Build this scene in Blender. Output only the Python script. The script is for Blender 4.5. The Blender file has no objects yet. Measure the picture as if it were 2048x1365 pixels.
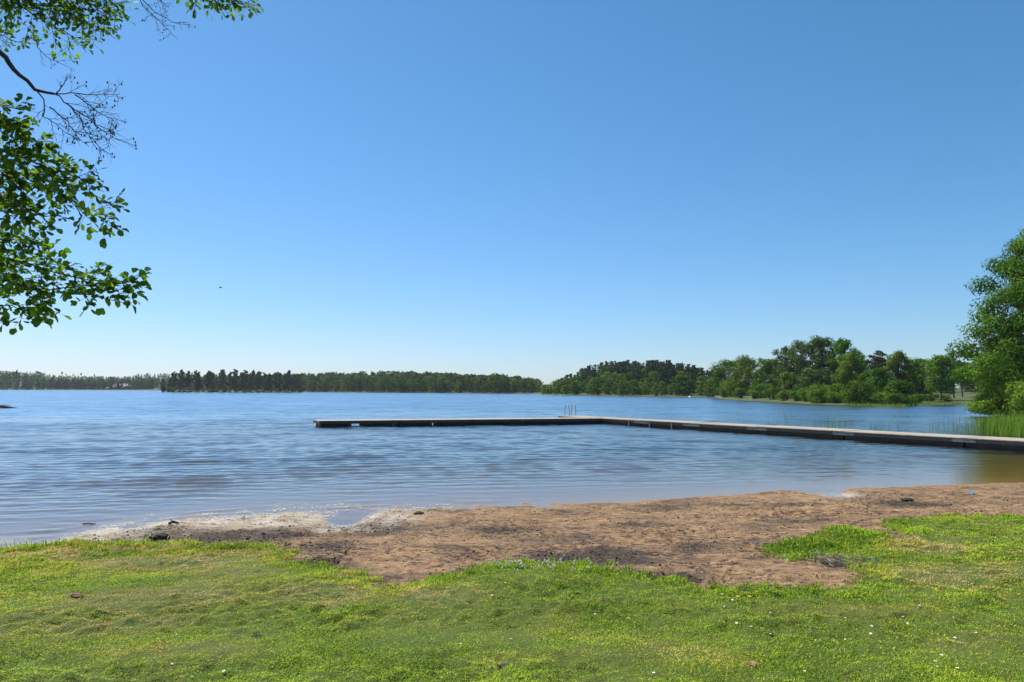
import bpy, math, random
import numpy as np
from mathutils import Matrix, Vector
R_ = math.radians
rng = np.random.default_rng(7)
random.seed(7)
C = bpy.context.scene.collection

# ---------------------------------------------------------------- camera, sky, sun, exposure
CAM = Vector((0, 0, 3.0)); F = 1479.0
cam_d = bpy.data.cameras.new('camera'); cam = bpy.data.objects.new('camera', cam_d); C.objects.link(cam)
cam_d.sensor_width = 36; cam_d.lens = F / 2048 * 36; cam_d.clip_start = 0.05; cam_d.clip_end = 8000
M3 = Matrix.Rotation(R_(90) + math.atan(95.8 / F), 3, 'X') @ Matrix.Rotation(0.0027, 3, 'Z')
cam.matrix_world = Matrix.Translation(CAM) @ M3.to_4x4()
bpy.context.scene.camera = cam

SUN_AZ, SUN_EL = R_(-50), R_(54)          # azimuth from +Y, positive to the right
sd = Vector((math.sin(SUN_AZ) * math.cos(SUN_EL), math.cos(SUN_AZ) * math.cos(SUN_EL), math.sin(SUN_EL)))
w = bpy.data.worlds.new('World'); bpy.context.scene.world = w; w.use_nodes = True
nt = w.node_tree; bg = nt.nodes['Background']
sky = nt.nodes.new('ShaderNodeTexSky'); sky.sky_type = 'NISHITA'; sky.sun_disc = False
sky.sun_elevation = SUN_EL; sky.sun_rotation = SUN_AZ
sky.altitude = 100; sky.air_density = 1.0; sky.dust_density = 0.25; sky.ozone_density = 4.0
spl = nt.nodes.new('ShaderNodeSeparateColor'); cmb = nt.nodes.new('ShaderNodeCombineColor'); nt.links.new(sky.outputs[0], spl.inputs[0])
def wm(op, a, b):
    x = nt.nodes.new('ShaderNodeMath'); x.operation = op; nt.links.new(a, x.inputs[0]); x.inputs[1].default_value = b; return x.outputs[0]
nt.links.new(wm('MULTIPLY', wm('POWER', spl.outputs[0], 1.2), .6), cmb.inputs[0])      # deeper, clearer blue than the model's default air
nt.links.new(wm('MULTIPLY', wm('POWER', spl.outputs[1], .9), 1.255), cmb.inputs[1]); nt.links.new(wm('MULTIPLY', spl.outputs[2], 1.3), cmb.inputs[2])
nt.links.new(cmb.outputs[0], bg.inputs[0]); bg.inputs[1].default_value = 0.07
ld = bpy.data.lights.new('sun', 'SUN'); ld.energy = 5.0; ld.angle = R_(0.53); ld.color = (1, .95, .87)
lo = bpy.data.objects.new('sun', ld); C.objects.link(lo); lo.rotation_euler = (-sd).to_track_quat('-Z', 'Y').to_euler()
vs = bpy.context.scene.view_settings
vs.view_transform = 'Standard'; vs.look = 'None'; vs.gamma = 1; vs.exposure = 0.6

# ---------------------------------------------------------------- numpy helpers
def hz(px): return 775.5 + .0027 * np.asarray(px, float)
def ray(px, py):
    v = M3 @ Vector(((px - 1024) / F, -(py - 682.5) / F, -1)); return v
def at(px, py, Y):                       # world point seen at a photo pixel, at depth Y
    v = ray(px, py); return CAM + v * (Y / v.y)
def onz(px, py, z=0.0):
    v = ray(px, py); return CAM + v * ((z - CAM.z) / v.z)
def sstep(a, b, x):
    t = np.clip((x - a) / (b - a), 0, 1); return t * t * (3 - 2 * t)
def vnoise(x, y, seed=0):
    x = np.asarray(x, float); y = np.asarray(y, float)
    xi = np.floor(x).astype(np.int64); yi = np.floor(y).astype(np.int64); fx = x - xi; fy = y - yi
    def hsh(a, b):
        n = (a * 374761393 + b * 668265263 + seed * 982451653) & 0xFFFFFFFF
        n = ((n ^ (n >> 13)) * 1274126177) & 0xFFFFFFFF
        n = n ^ (n >> 16); return (n & 0xFFFFFF) / float(0xFFFFFF)
    u = fx * fx * (3 - 2 * fx); v = fy * fy * (3 - 2 * fy)
    a = hsh(xi, yi); b = hsh(xi + 1, yi); c = hsh(xi, yi + 1); d = hsh(xi + 1, yi + 1)
    return (a * (1 - u) + b * u) * (1 - v) + (c * (1 - u) + d * u) * v
def fbm(x, y, oct=4, seed=0):
    s = 0; a = .5; t = 0
    for k in range(oct):
        s = s + a * vnoise(x * 2 ** k + 17.3 * k, y * 2 ** k - 9.1 * k, seed + k); t += a; a *= .5
    return s / t
def inpoly(x, y, P):
    r = np.zeros(x.shape, bool); n = len(P)
    for i in range(n):
        x1, y1 = P[i]; x2, y2 = P[(i + 1) % n]
        if y1 == y2: continue
        c = ((y1 > y) != (y2 > y)) & (x < (x2 - x1) * (y - y1) / (y2 - y1) + x1); r ^= c
    return r

# ---------------------------------------------------------------- object helpers
def tag(o, label=None, cat=None, group=None, kind=None):
    if label: o['label'] = label
    if cat: o['category'] = cat
    if group: o['group'] = group
    if kind: o['kind'] = kind
    return o
def mesh_np(name, V, Q=None, T=None, mats=(), mi=None, attrs=None, smooth=False):
    me = bpy.data.meshes.new(name); V = np.asarray(V, np.float32)
    Q = np.zeros((0, 4), int) if Q is None else np.asarray(Q, int).reshape(-1, 4)
    T = np.zeros((0, 3), int) if T is None else np.asarray(T, int).reshape(-1, 3)
    nl = Q.size + T.size; nf = len(Q) + len(T)
    me.vertices.add(len(V)); me.vertices.foreach_set('co', V.ravel())
    me.loops.add(nl); me.loops.foreach_set('vertex_index', np.concatenate([Q.ravel(), T.ravel()]).astype(np.int32))
    me.polygons.add(nf)
    ls = np.concatenate([np.arange(len(Q)) * 4, Q.size + np.arange(len(T)) * 3]).astype(np.int32)
    me.polygons.foreach_set('loop_start', ls)
    for m in mats: me.materials.append(m)
    if mi is not None: me.polygons.foreach_set('material_index', np.asarray(mi, np.int32))
    me.polygons.foreach_set('use_smooth', np.full(nf, smooth, bool))
    for k, a in (attrs or {}).items():
        a = np.asarray(a, np.float32)
        if a.ndim == 1:
            at_ = me.attributes.new(k, 'FLOAT', 'POINT'); at_.data.foreach_set('value', a)
        else:
            at_ = me.attributes.new(k, 'FLOAT_VECTOR', 'POINT'); at_.data.foreach_set('vector', a.ravel())
    me.update(calc_edges=True); me.validate(); return me
def link(name, me, parent=None, loc=None):
    o = bpy.data.objects.new(name, me); C.objects.link(o)
    if parent is not None: o.parent = parent
    if loc is not None: o.location = loc
    return o
def empty(name, loc): 
    o = bpy.data.objects.new(name, None); C.objects.link(o); o.location = loc; o.empty_display_size = .3; return o
class MB:                                # collects quads/tris with an optional material index
    def __init__(s): s.V = []; s.Q = []; s.T = []; s.n = 0; s.qm = []; s.tm = []; s.tint = []
    def add(s, V, Q=None, T=None, m=0, tint=None):
        V = np.asarray(V, float); s.V.append(V)
        if Q is not None and len(Q): s.Q.append(np.asarray(Q) + s.n); s.qm += [m] * len(Q)
        if T is not None and len(T): s.T.append(np.asarray(T) + s.n); s.tm += [m] * len(T)
        s.tint.append(np.full(len(V), .5) if tint is None else np.asarray(tint, float)); s.n += len(V)
    def arrays(s):
        return (np.concatenate(s.V), np.concatenate(s.Q) if s.Q else np.zeros((0, 4), int),
                np.concatenate(s.T) if s.T else np.zeros((0, 3), int), np.array(s.qm + s.tm, int), np.concatenate(s.tint))
    def tube(s, P, r, n=6, m=0):
        P = np.asarray([tuple(p) for p in P], float); k = len(P); r = np.broadcast_to(np.asarray(r, float), (k,))
        T = np.gradient(P, axis=0); T /= np.linalg.norm(T, axis=1)[:, None] + 1e-9
        up = np.array([0, 0, 1.]) if abs(T[0, 2]) < .9 else np.array([1., 0, 0])
        V = []
        for i in range(k):
            a = np.cross(T[i], up); a /= np.linalg.norm(a) + 1e-9; b = np.cross(T[i], a)
            up = -np.cross(a, T[i]) * -1 if False else b * -1
            th = np.arange(n) * 2 * math.pi / n
            V.append(P[i] + r[i] * (np.cos(th)[:, None] * a + np.sin(th)[:, None] * b))
        V = np.concatenate(V); Q = []
        for i in range(k - 1):
            for j in range(n):
                j2 = (j + 1) % n; Q.append((i * n + j, i * n + j2, (i + 1) * n + j2, (i + 1) * n + j))
        Tt = [(0, j + 1, j) for j in range(1, n - 1)] + [((k - 1) * n, (k - 1) * n + j, (k - 1) * n + j + 1) for j in range(1, n - 1)]
        s.add(V, Q, Tt, m)
    def prism(s, P, z0, z1, m=0):        # convex footprint list of (x,y)
        n = len(P); V = [(x, y, z0) for x, y in P] + [(x, y, z1) for x, y in P]
        Q = [(i, (i + 1) % n, n + (i + 1) % n, n + i) for i in range(n)]
        if n == 4: Q += [(3, 2, 1, 0), (4, 5, 6, 7)]; s.add(V, Q, None, m)
        else: s.add(V, Q, [(0, i + 1, i) for i in range(1, n - 1)] + [(n, n + i, n + i + 1) for i in range(1, n - 1)], m)
    def build(s, name, mats, parent=None, smooth=False):
        V, Q, T, mi, ti = s.arrays()
        if not isinstance(mats, (list, tuple)): mats = [mats]
        return link(name, mesh_np(name, V, Q, T, mats, mi, {'tint': ti}, smooth), parent)

# ---------------------------------------------------------------- material helpers
def newmat(name):
    m = bpy.data.materials.new(name); m.use_nodes = True; n = m.node_tree; n.nodes.clear()
    out = n.nodes.new('ShaderNodeOutputMaterial'); return m, n, out
def nd(n, t, **kw):
    x = n.nodes.new(t)
    for k, v in kw.items():
        if k.startswith('i_'):
            x.inputs[k[2:].replace('_', ' ')].default_value = v
        else: setattr(x, k, v)
    return x
def mixc(n, f, a, b, mode='MIX'):
    x = n.nodes.new('ShaderNodeMix'); x.data_type = 'RGBA'; x.blend_type = mode
    for s, v in ((0, f), (6, a), (7, b)):
        if hasattr(v, 'is_output'): n.links.new(v, x.inputs[s])
        else: x.inputs[s].default_value = v if s == 0 else (*v, 1)[:4]
    return x.outputs[2]
def math_(n, op, a, b=0.0, clamp=False):
    x = n.nodes.new('ShaderNodeMath'); x.operation = op; x.use_clamp = clamp
    for i, v in enumerate((a, b)):
        if hasattr(v, 'is_output'): n.links.new(v, x.inputs[i])
        else: x.inputs[i].default_value = v
    return x.outputs[0]
def noise(n, scale, detail=4, vec=None, rough=.55):
    x = nd(n, 'ShaderNodeTexNoise'); x.inputs['Scale'].default_value = scale; x.inputs['Detail'].default_value = detail
    x.inputs['Roughness'].default_value = rough
    if vec is not None: n.links.new(vec, x.inputs['Vector'])
    return x
def ramp(n, v, stops):
    x = nd(n, 'ShaderNodeValToRGB'); n.links.new(v, x.inputs[0]); e = x.color_ramp.elements
    while len(e) < len(stops): e.new(.5)
    for i, (p, c) in enumerate(stops): e[i].position = p; e[i].color = (*c, 1) if len(c) == 3 else c
    return x.outputs[0]
def simple(name, col, col2=None, rough=.8, scale=6, metal=0, bump=0):
    m, n, out = newmat(name); p = nd(n, 'ShaderNodeBsdfPrincipled'); n.links.new(p.outputs[0], out.inputs[0])
    p.inputs['Roughness'].default_value = rough; p.inputs['Metallic'].default_value = metal
    tc = nd(n, 'ShaderNodeNewGeometry').outputs['Position']
    nz = noise(n, scale, 6, tc)
    n.links.new(ramp(n, nz.outputs[0], [(.3, col), (.7, col2 or col)]), p.inputs['Base Color'])
    if bump:
        b = nd(n, 'ShaderNodeBump'); b.inputs['Strength'].default_value = 1; b.inputs['Distance'].default_value = bump
        n.links.new(nz.outputs[0], b.inputs['Height']); n.links.new(b.outputs[0], p.inputs['Normal'])
    return m
def foliage(name, a, b, trans=.35, var=.25, gloss=.0):
    m, n, out = newmat(name)
    tn = nd(n, 'ShaderNodeAttribute', attribute_name='tint').outputs['Fac']
    rnd = nd(n, 'ShaderNodeObjectInfo').outputs['Random']
    c = mixc(n, tn, a, b)
    hs = nd(n, 'ShaderNodeHueSaturation'); n.links.new(c, hs.inputs['Color'])
    n.links.new(math_(n, 'ADD', math_(n, 'MULTIPLY', rnd, var), 1 - var / 2), hs.inputs['Value'])
    n.links.new(math_(n, 'ADD', math_(n, 'MULTIPLY', rnd, .03), .485), hs.inputs['Hue'])
    d = nd(n, 'ShaderNodeBsdfDiffuse'); t = nd(n, 'ShaderNodeBsdfTranslucent'); n.links.new(hs.outputs[0], d.inputs[0])
    tcol = mixc(n, .6, hs.outputs[0], (1.15, 1.25, .45), 'MULTIPLY'); n.links.new(tcol, t.inputs[0])
    mx = nd(n, 'ShaderNodeMixShader'); mx.inputs[0].default_value = trans
    n.links.new(d.outputs[0], mx.inputs[1]); n.links.new(t.outputs[0], mx.inputs[2]); res = mx.outputs[0]
    if gloss:
        g = nd(n, 'ShaderNodeBsdfGlossy'); g.inputs['Roughness'].default_value = .45; g.inputs[0].default_value = (.9, .95, 1, 1)
        m2 = nd(n, 'ShaderNodeMixShader'); m2.inputs[0].default_value = gloss
        n.links.new(res, m2.inputs[1]); n.links.new(g.outputs[0], m2.inputs[2]); res = m2.outputs[0]
    n.links.new(res, out.inputs[0]); return m
BARK = simple('bark', (.05, .04, .032), (.13, .11, .09), .9, 3)
PINEBARK = simple('pine_bark', (.12, .07, .045), (.22, .12, .07), .9, 2)
DECID = foliage('leaves_broad', (.028, .08, .01), (.12, .205, .022), .24)
BRIGHT = foliage('leaves_bright', (.06, .125, .016), (.17, .25, .03), .28)
GREYG = foliage('leaves_birch', (.055, .095, .03), (.13, .18, .05), .24)
PINE = foliage('needles_pine', (.035, .055, .022), (.075, .1, .038), .15)
SPRUCE = foliage('needles_spruce', (.026, .048, .02), (.055, .085, .034), .12)
ALDER = foliage('leaves_alder', (.04, .10, .012), (.17, .3, .022), .56, .1, .015)

# ---------------------------------------------------------------- ground shape
SX = np.array([(-90, 7), (-25, 10.5), (-14, 12.6), (-10.2, 14.0), (-9.3, 14.3), (-8.9, 15.6), (-8.2, 16.3), (-7.4, 16.8), (-6.6, 17.2), (-5.6, 17.7), (-4.4, 18.0), (-2.8, 18.5),
               (0, 19.1), (3.1, 20.1), (7, 21.7), (10.3, 22.8), (16.9, 24.4), (25, 27.5), (34, 33), (42, 42), (47, 56), (50, 66), (52, 78), (54, 84), (60, 90), (75, 95), (400, 100)], float)
# far shore: photo column -> distance of the waterline, crest top line (photo y) and depth of the wood behind it
FS = np.array([(-900, 900), (-300, 950), (0, 960), (330, 900), (420, 720), (600, 620), (900, 530), (1076, 468), (1079, 388), (1100, 379), (1300, 314), (1428, 285),
               (1440, 236), (1500, 203), (1560, 180), (1620, 155), (1700, 145), (1800, 133), (1835, 150), (1900, 158), (1940, 150), (1990, 122), (2050, 100), (2400, 60)], float)
CREST = np.array([(-900, 735), (0, 741), (40, 745), (70, 751), (110, 759), (260, 762), (330, 757), (420, 750), (600, 748), (700, 745), (800, 743), (900, 748), (1000, 757), (1050, 763), (1076, 768),
                  (1079, 776), (1110, 763), (1150, 745), (1180, 731), (1220, 723), (1280, 720), (1330, 722), (1380, 730), (1410, 740), (1430, 742), (1440, 735), (1600, 735), (2048, 735), (2500, 735)], float)
DEPTH = 130.0
def height(x, y, detail=True):
    x = np.asarray(x, float); y = np.asarray(y, float)
    yy = np.maximum(y, .5); px = np.clip(1024 + F * x / yy, -900, 2400)
    s = np.interp(x, SX[:, 0], SX[:, 1]); d = s - y
    n = fbm(x * .9, y * .9, 4, 3) - .5
    d = d + n * (.25 + .6 * sstep(-3, 2, x)) * np.clip((30 - y) / 20, 0, 1)
    near = np.where(d > 0, .03 * np.minimum(d, 3) + .075 * np.clip(d - 3, 0, 17) + .01 * np.clip(d - 20, 0, 60), np.maximum(np.where(d > -18, .03 * d, -.54 + .09 * (d + 18)), -3.2))
    fy = np.interp(px, FS[:, 0], FS[:, 1]); t = y - fy
    cr = 3 + (hz(px) - np.interp(px, CREST[:, 0], CREST[:, 1])) * (fy + DEPTH) / F - np.where(px > 1435, 16, 13)
    cr = np.maximum(cr, np.where(px > 1440, 3.2, .8))
    wob = 4 * (fbm(x / 18, y / 18, 3, 9) - .5)
    t = t + wob
    far = np.where(t > 0, .15 + .35 * sstep(0, 6, t) + cr * sstep(5, DEPTH, t), -3.2 + 3.2 * sstep(-40, 0, t))
    far = far + np.where(px < 620, 1, 0) * 23 * sstep(1150, 1650, y) * (1 + .25 * (fbm(x / 160, y / 160, 3, 5) - .5)) * sstep(620, 380, px)
    far = np.where(y > 55, far, -3.2)
    ie = ((x + 207) / 56) ** 2 + ((y - 552) / 17) ** 2
    isl = np.where(y > 100, 1.6 * (1 - ie), -3.2)
    z = np.maximum(np.maximum(near, far), np.maximum(isl, -3.2))
    if detail:
        # near shore: scour pools and low humps of pale mud, measured on the photo
        for (cx, cy, rx, ry, a, h) in FEAT:
            u = ((x - cx) / rx) ** 2 + ((y - cy) / ry) ** 2
            z = z + h * np.exp(-u * 1.3)
        land = sstep(-.05, .1, z) * (y < 40)
        z = z + .02 * dimples(x, y) * sstep(.04, .12, z) * (y < 26) * (y > 7) + .085 * (fbm(x * 2.6, y * 2.6, 5, 35) - .5) * (y < 30) * sstep(.3, .0, np.abs(z)) * sstep(3, -1, x) + land * (.06 * (fbm(x * 2.3, y * 2.3, 3, 21) - .5) + .11 * (fbm(x * 7, y * 5.5, 2, 31) - .5) * sstep(.3, .7, fbm(x * .8, y * .9, 2, 33)) * sstep(.0, .1, z))
    return z
def dimples(x, y, cell=.42, seed=5):
    r = np.zeros_like(x); ci = np.floor(x / cell); cj = np.floor(y / cell)
    for di in (-1, 0, 1):
        for dj in (-1, 0, 1):
            a, b = ci + di, cj + dj; h1 = vnoise(a, b, seed); h2 = vnoise(a, b, seed + 1); h3 = vnoise(a, b, seed + 2)
            dx = x - (a + h1) * cell; dy = y - (b + h2) * cell; an = h3 * 6.28; u = dx * np.cos(an) + dy * np.sin(an); v = -dx * np.sin(an) + dy * np.cos(an)
            q = (u / .13) ** 2 + (v / .06) ** 2; r = r + (h3 > .3) * (-np.exp(-q * 1.6) + .45 * np.exp(-((np.sqrt(q) - 1.35) / .35) ** 2))
    return r
FEAT = []
for (px, py, rpx, rpy, h) in [(70, 1072, 62, 26, -.10), (12, 1086, 40, 9, .06), (274, 1050, 13, 17, -.08), (345, 1060, 60, 15, .06), (215, 1066, 55, 13, .02), (150, 1050, 60, 12, -.05),
                              (450, 1042, 60, 10, .02), (565, 1040, 85, 16, .045), (695, 1040, 48, 22, -.12), (762, 1034, 30, 15, .05), (820, 1030, 60, 10, .03),
                              (1640, 984, 45, 7, -.07), (1680, 994, 22, 5, -.07), (1590, 987, 40, 7, .03), (1770, 990, 70, 8, .03)]:
    p = onz(px, py); q = onz(px, py - rpy); e = onz(px, py + rpy)
    FEAT.append((p.x, p.y, rpx / F * p.y, (q.y - e.y) / 2, 0, h))
def ground_hit(px, py):                  # point of the near ground seen at a photo pixel
    v = ray(px, py); p = None; t = 3.0
    ts = np.linspace(2.5, 40, 1500); X = v.x / v.y * ts; Y = ts; Z = 3 + v.z / v.y * ts
    g = height(X, Y, True); k = int(np.argmax(Z <= g)) if (Z <= g).any() else len(ts) - 1
    return (X[k], Y[k], g[k])
def wpoly(P): return [ground_hit(*p)[:2] for p in P]
GRASS_P = wpoly([(-500, 1092), (-200, 1090), (0, 1093), (60, 1096), (130, 1090), (210, 1086), (300, 1089), (420, 1094), (500, 1092), (570, 1102), (600, 1118), (650, 1138), (700, 1158), (760, 1170), (850, 1168),
                 (895, 1150), (960, 1135), (1040, 1130), (1180, 1133), (1260, 1145), (1320, 1160), (1400, 1173), (1500, 1180), (1600, 1179), (1690, 1178), (1735, 1160), (1745, 1140),
                 (1700, 1122), (1640, 1117), (1545, 1111), (1538, 1098), (1590, 1083), (1640, 1064), (1700, 1056), (1750, 1070), (1830, 1092), (1850, 1078), (1760, 1056), (1800, 1042), (1900, 1037), (2048, 1036), (2300, 1034), (2700, 1034),
                 (3600, 1500), (1024, 2600), (-1500, 1500)])
_bb = []
def ell(x, y, lst):                      # soft world-space patches given by photo measurements
    r = np.zeros(np.shape(x))
    for (cx, cy, rx, ry, a) in lst:
        u = ((x - cx) / rx) ** 2 + ((y - cy) / ry) ** 2; r = np.maximum(r, a * np.exp(-u))
    return r
def patches(L):
    o = []
    for (px, py, rpx, rpy, a) in L:
        p = ground_hit(px, py); q = ground_hit(px, py - rpy); e = ground_hit(px, py + rpy)
        o.append((p[0], p[1], rpx / F * p[1], max((q[1] - e[1]) / 2, .1), a))
    return o
DARK = patches([(400, 1080, 170, 12, 1), (560, 1068, 90, 12, .9), (650, 1095, 60, 14, .7), (760, 1060, 110, 10, .5), (1010, 1062, 60, 10, .75), (1090, 1112, 60, 18, .6), (1180, 1118, 130, 16, .9),
                (1290, 1150, 90, 12, 1), (1350, 1155, 70, 10, .8), (1400, 1093, 60, 12, .6), (1800, 1006, 60, 8, .8), (1690, 1130, 40, 8, .8), (1100, 1078, 90, 9, .4), (640, 1125, 60, 8, .6), (1560, 1115, 60, 7, .5),
                (1510, 985, 40, 4, .6), (1330, 1020, 60, 6, .4), (300, 1062, 50, 8, .7)])
PALE = patches([(240, 1060, 150, 22, 1), (345, 1045, 80, 9, .8), (450, 1040, 90, 14, 1), (580, 1036, 110, 17, 1), (700, 1060, 90, 9, .9), (770, 1032, 70, 22, .9), (20, 1085, 90, 12, 1), (1665, 990, 40, 8, .9), (150, 1082, 110, 8, 1)])
DRY = patches([(290, 1200, 210, 28, .95), (60, 1240, 110, 18, .6), (230, 1255, 150, 22, .6), (320, 1130, 190, 20, .8), (900, 1195, 110, 20, .85), (640, 1190, 120, 24, .6), (1950, 1140, 230, 26, .75),
               (1850, 1100, 130, 16, .7), (1880, 1165, 90, 12, .7), (1200, 1320, 130, 15, .3), (1400, 1310, 100, 22, .45), (1760, 1230, 120, 18, .5), (250, 1310, 200, 20, .45), (1950, 1300, 90, 20, .4), (120, 1150, 90, 14, .5),
               (1180, 1160, 120, 10, .35), (460, 1145, 90, 12, .6), (1050, 1270, 80, 12, .25), (950, 1330, 100, 14, .3)])
BARE = patches([(685, 1215, 36, 14, 1), (1900, 1085, 110, 11, .9), (2060, 1075, 120, 14, .8), (1870, 1165, 45, 9, .6), (300, 1105, 150, 7, .5), (350, 1142, 110, 6, .55), (150, 1195, 22, 8, .7), (880, 1192, 40, 9, .45),
               (280, 1195, 150, 10, .35), (515, 1277, 10, 6, .9), (2000, 1130, 70, 10, .5), (1740, 1175, 40, 8, .5)])
def grass_mask(x, y):
    wx = x + .55 * (fbm(x * 1.3, y * 1.3, 3, 41) - .5) + .22 * (fbm(x * 6, y * 6, 2, 42) - .5)
    wy = y + .8 * (fbm(x * 1.3, y * 1.3, 3, 43) - .5) + .5 * (fbm(x * 5, y * 5, 2, 44) - .5)
    g = inpoly(wx, wy, GRASS_P).astype(float)
    g = np.where((y > 40) | (y < 1.0), 1.0, g)
    return g
def dryness(x, y):
    return np.clip(ell(x, y, DRY) * 1.0 + .9 * (fbm(x * .8, y * .8, 4, 51) - .52) + .5 * (fbm(x * 3.5, y * 3.5, 3, 53) - .5), 0, 1)

# ---------------------------------------------------------------- ground (one sheet)
def polar(rs, th):
    Rr, Th = np.meshgrid(rs, th, indexing='ij'); X = Rr * np.sin(Th); Y = Rr * np.cos(Th)
    nr, ntt = Rr.shape; i = np.arange(nr - 1)[:, None] * ntt + np.arange(ntt - 1)[None, :]
    Q = np.stack([i, i + 1, i + ntt + 1, i + ntt], -1).reshape(-1, 4)
    return X.ravel(), Y.ravel(), Q
def frange(a, b, ratio):
    n = int(math.log(b / a) / math.log(ratio)) + 1; return a * (b / a) ** (np.arange(n + 1) / n)
rs = np.concatenate([[.01, .8, 1.6], frange(2.4, 30, 1.0042), frange(30.8, 2300, 1.035)])
th = np.concatenate([np.radians(np.linspace(-180, -46, 45)), np.radians(np.linspace(-45, 45, 470)), np.radians(np.linspace(46, 180, 45))])
X, Y, Q = polar(rs, th)
Z = height(X, Y); G = grass_mask(X, Y)
bare = ell(X, Y, BARE)
Z += np.where(Y < 40, .02 * G * (1 - bare), 0)
dark = ell(X, Y, DARK) * (.75 + 1.0 * fbm(X * 2, Y * 2, 3, 61)) + .9 * np.clip(fbm(X * .7, Y * 1.1, 4, 63) - .56, 0, 1) * 3; pale = ell(X, Y, PALE) * sstep(.13, .03, Z + .12 * (fbm(X * 2.5, Y * 2.5, 4, 66) - .5)) * (1 - G) * np.clip(.35 + 1.1 * fbm(X * 3, Y * 3, 3, 67), 0, 1)
pale = np.maximum(pale, .0)
me = mesh_np('ground', np.stack([X, Y, Z], 1), Q, None, (), None, {'grass': G, 'dark': np.clip(dark, 0, 1), 'pale': np.clip(pale, 0, 1), 'dry': dryness(X, Y), 'bare': bare}, True)
m, n, out = newmat('ground')
geo = nd(n, 'ShaderNodeNewGeometry').outputs['Position']
A = lambda k: nd(n, 'ShaderNodeAttribute', attribute_name=k).outputs['Fac']
sep = nd(n, 'ShaderNodeSeparateXYZ'); n.links.new(geo, sep.inputs[0])
n1 = noise(n, 3, 8, geo, .65).outputs[0]; n2 = noise(n, 22, 6, geo, .6).outputs[0]; n3 = noise(n, 120, 4, geo, .6).outputs[0]
sand = ramp(n, n1, [(.3, (.2, .12, .055)), (.5, (.34, .21, .105)), (.7, (.48, .315, .165))])
sand = mixc(n, ramp(n, n2, [(.35, (0, 0, 0)), (.62, (1, 1, 1))]), mixc(n, .35, sand, (.1, .06, .04)), sand)
sand = mixc(n, ramp(n, n3, [(.35, (.5, .5, .5)), (.5, (0, 0, 0))]), sand, (.06, .04, .03))
st = nd(n, 'ShaderNodeMapping'); n.links.new(geo, st.inputs[0]); st.inputs['Scale'].default_value = (.75, 1.3, 1)
n4 = noise(n, 9, 5, st.outputs[0], .7).outputs[0]
sand = mixc(n, ramp(n, math_(n, 'ADD', n4, math_(n, 'MULTIPLY', math_(n, 'SUBTRACT', noise(n, .7, 3, geo).outputs[0], .5), .35)), [(.4, (1, 1, 1)), (.5, (0, 0, 0))]), sand, (.06, .033, .024))
df = math_(n, 'MULTIPLY', A('dark'), math_(n, 'ADD', math_(n, 'MULTIPLY', ramp(n, n4, [(.42, (1, 1, 1)), (.66, (0, 0, 0))]), 1.3), .4), True)
sand = mixc(n, df, sand, mixc(n, n3, (.018, .013, .01), (.09, .066, .05)))
sand = mixc(n, math_(n, 'MULTIPLY', A('pale'), ramp(n, n4, [(.36, (0, 0, 0)), (.46, (1, 1, 1))]), True), sand, mixc(n, n3, (.36, .32, .26), (.62, .57, .48)))
soil = mixc(n, n2, (.045, .035, .02), (.13, .09, .05))
soil = mixc(n, A('bare'), soil, (.3, .2, .12))
soil = mixc(n, ramp(n, n2, [(.3, (0, 0, 0)), (.5, (1, 1, 1))]), soil, (.08, .12, .014))
col = mixc(n, A('grass'), sand, soil)
# far banks are dark soil / meadow; the bed turns sand to mud, darkening with depth to stand for light absorbed by water
farf = ramp(n, math_(n, 'DIVIDE', sep.outputs[1], 100, True), [(.38, (0, 0, 0)), (.5, (1, 1, 1))])
col = mixc(n, farf, col, mixc(n, noise(n, .05, 5, geo).outputs[0], (.03, .05, .018), (.11, .13, .04)))
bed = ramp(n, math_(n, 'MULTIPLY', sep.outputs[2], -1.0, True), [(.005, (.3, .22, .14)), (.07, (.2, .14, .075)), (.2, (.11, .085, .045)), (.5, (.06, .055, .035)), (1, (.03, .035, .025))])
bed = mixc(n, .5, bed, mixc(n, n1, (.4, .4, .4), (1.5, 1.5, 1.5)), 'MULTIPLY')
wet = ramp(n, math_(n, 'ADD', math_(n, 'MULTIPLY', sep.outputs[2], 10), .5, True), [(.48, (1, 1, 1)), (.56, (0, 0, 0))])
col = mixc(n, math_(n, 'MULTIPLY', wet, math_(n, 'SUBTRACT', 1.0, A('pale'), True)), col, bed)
p = nd(n, 'ShaderNodeBsdfPrincipled'); n.links.new(col, p.inputs['Base Color']); p.inputs['Roughness'].default_value = .9
p.inputs['Specular IOR Level'].default_value = .2
b1 = nd(n, 'ShaderNodeBump'); b1.inputs['Distance'].default_value = .05; b1.inputs['Strength'].default_value = 1
hsum = math_(n, 'ADD', math_(n, 'MULTIPLY', n2, .5), math_(n, 'ADD', math_(n, 'MULTIPLY', n3, .18), math_(n, 'MULTIPLY', n4, 1.1)))
n.links.new(hsum, b1.inputs['Height']); n.links.new(b1.outputs[0], p.inputs['Normal'])
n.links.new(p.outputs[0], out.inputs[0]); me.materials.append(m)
tag(link('ground', me), kind='structure')

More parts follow.
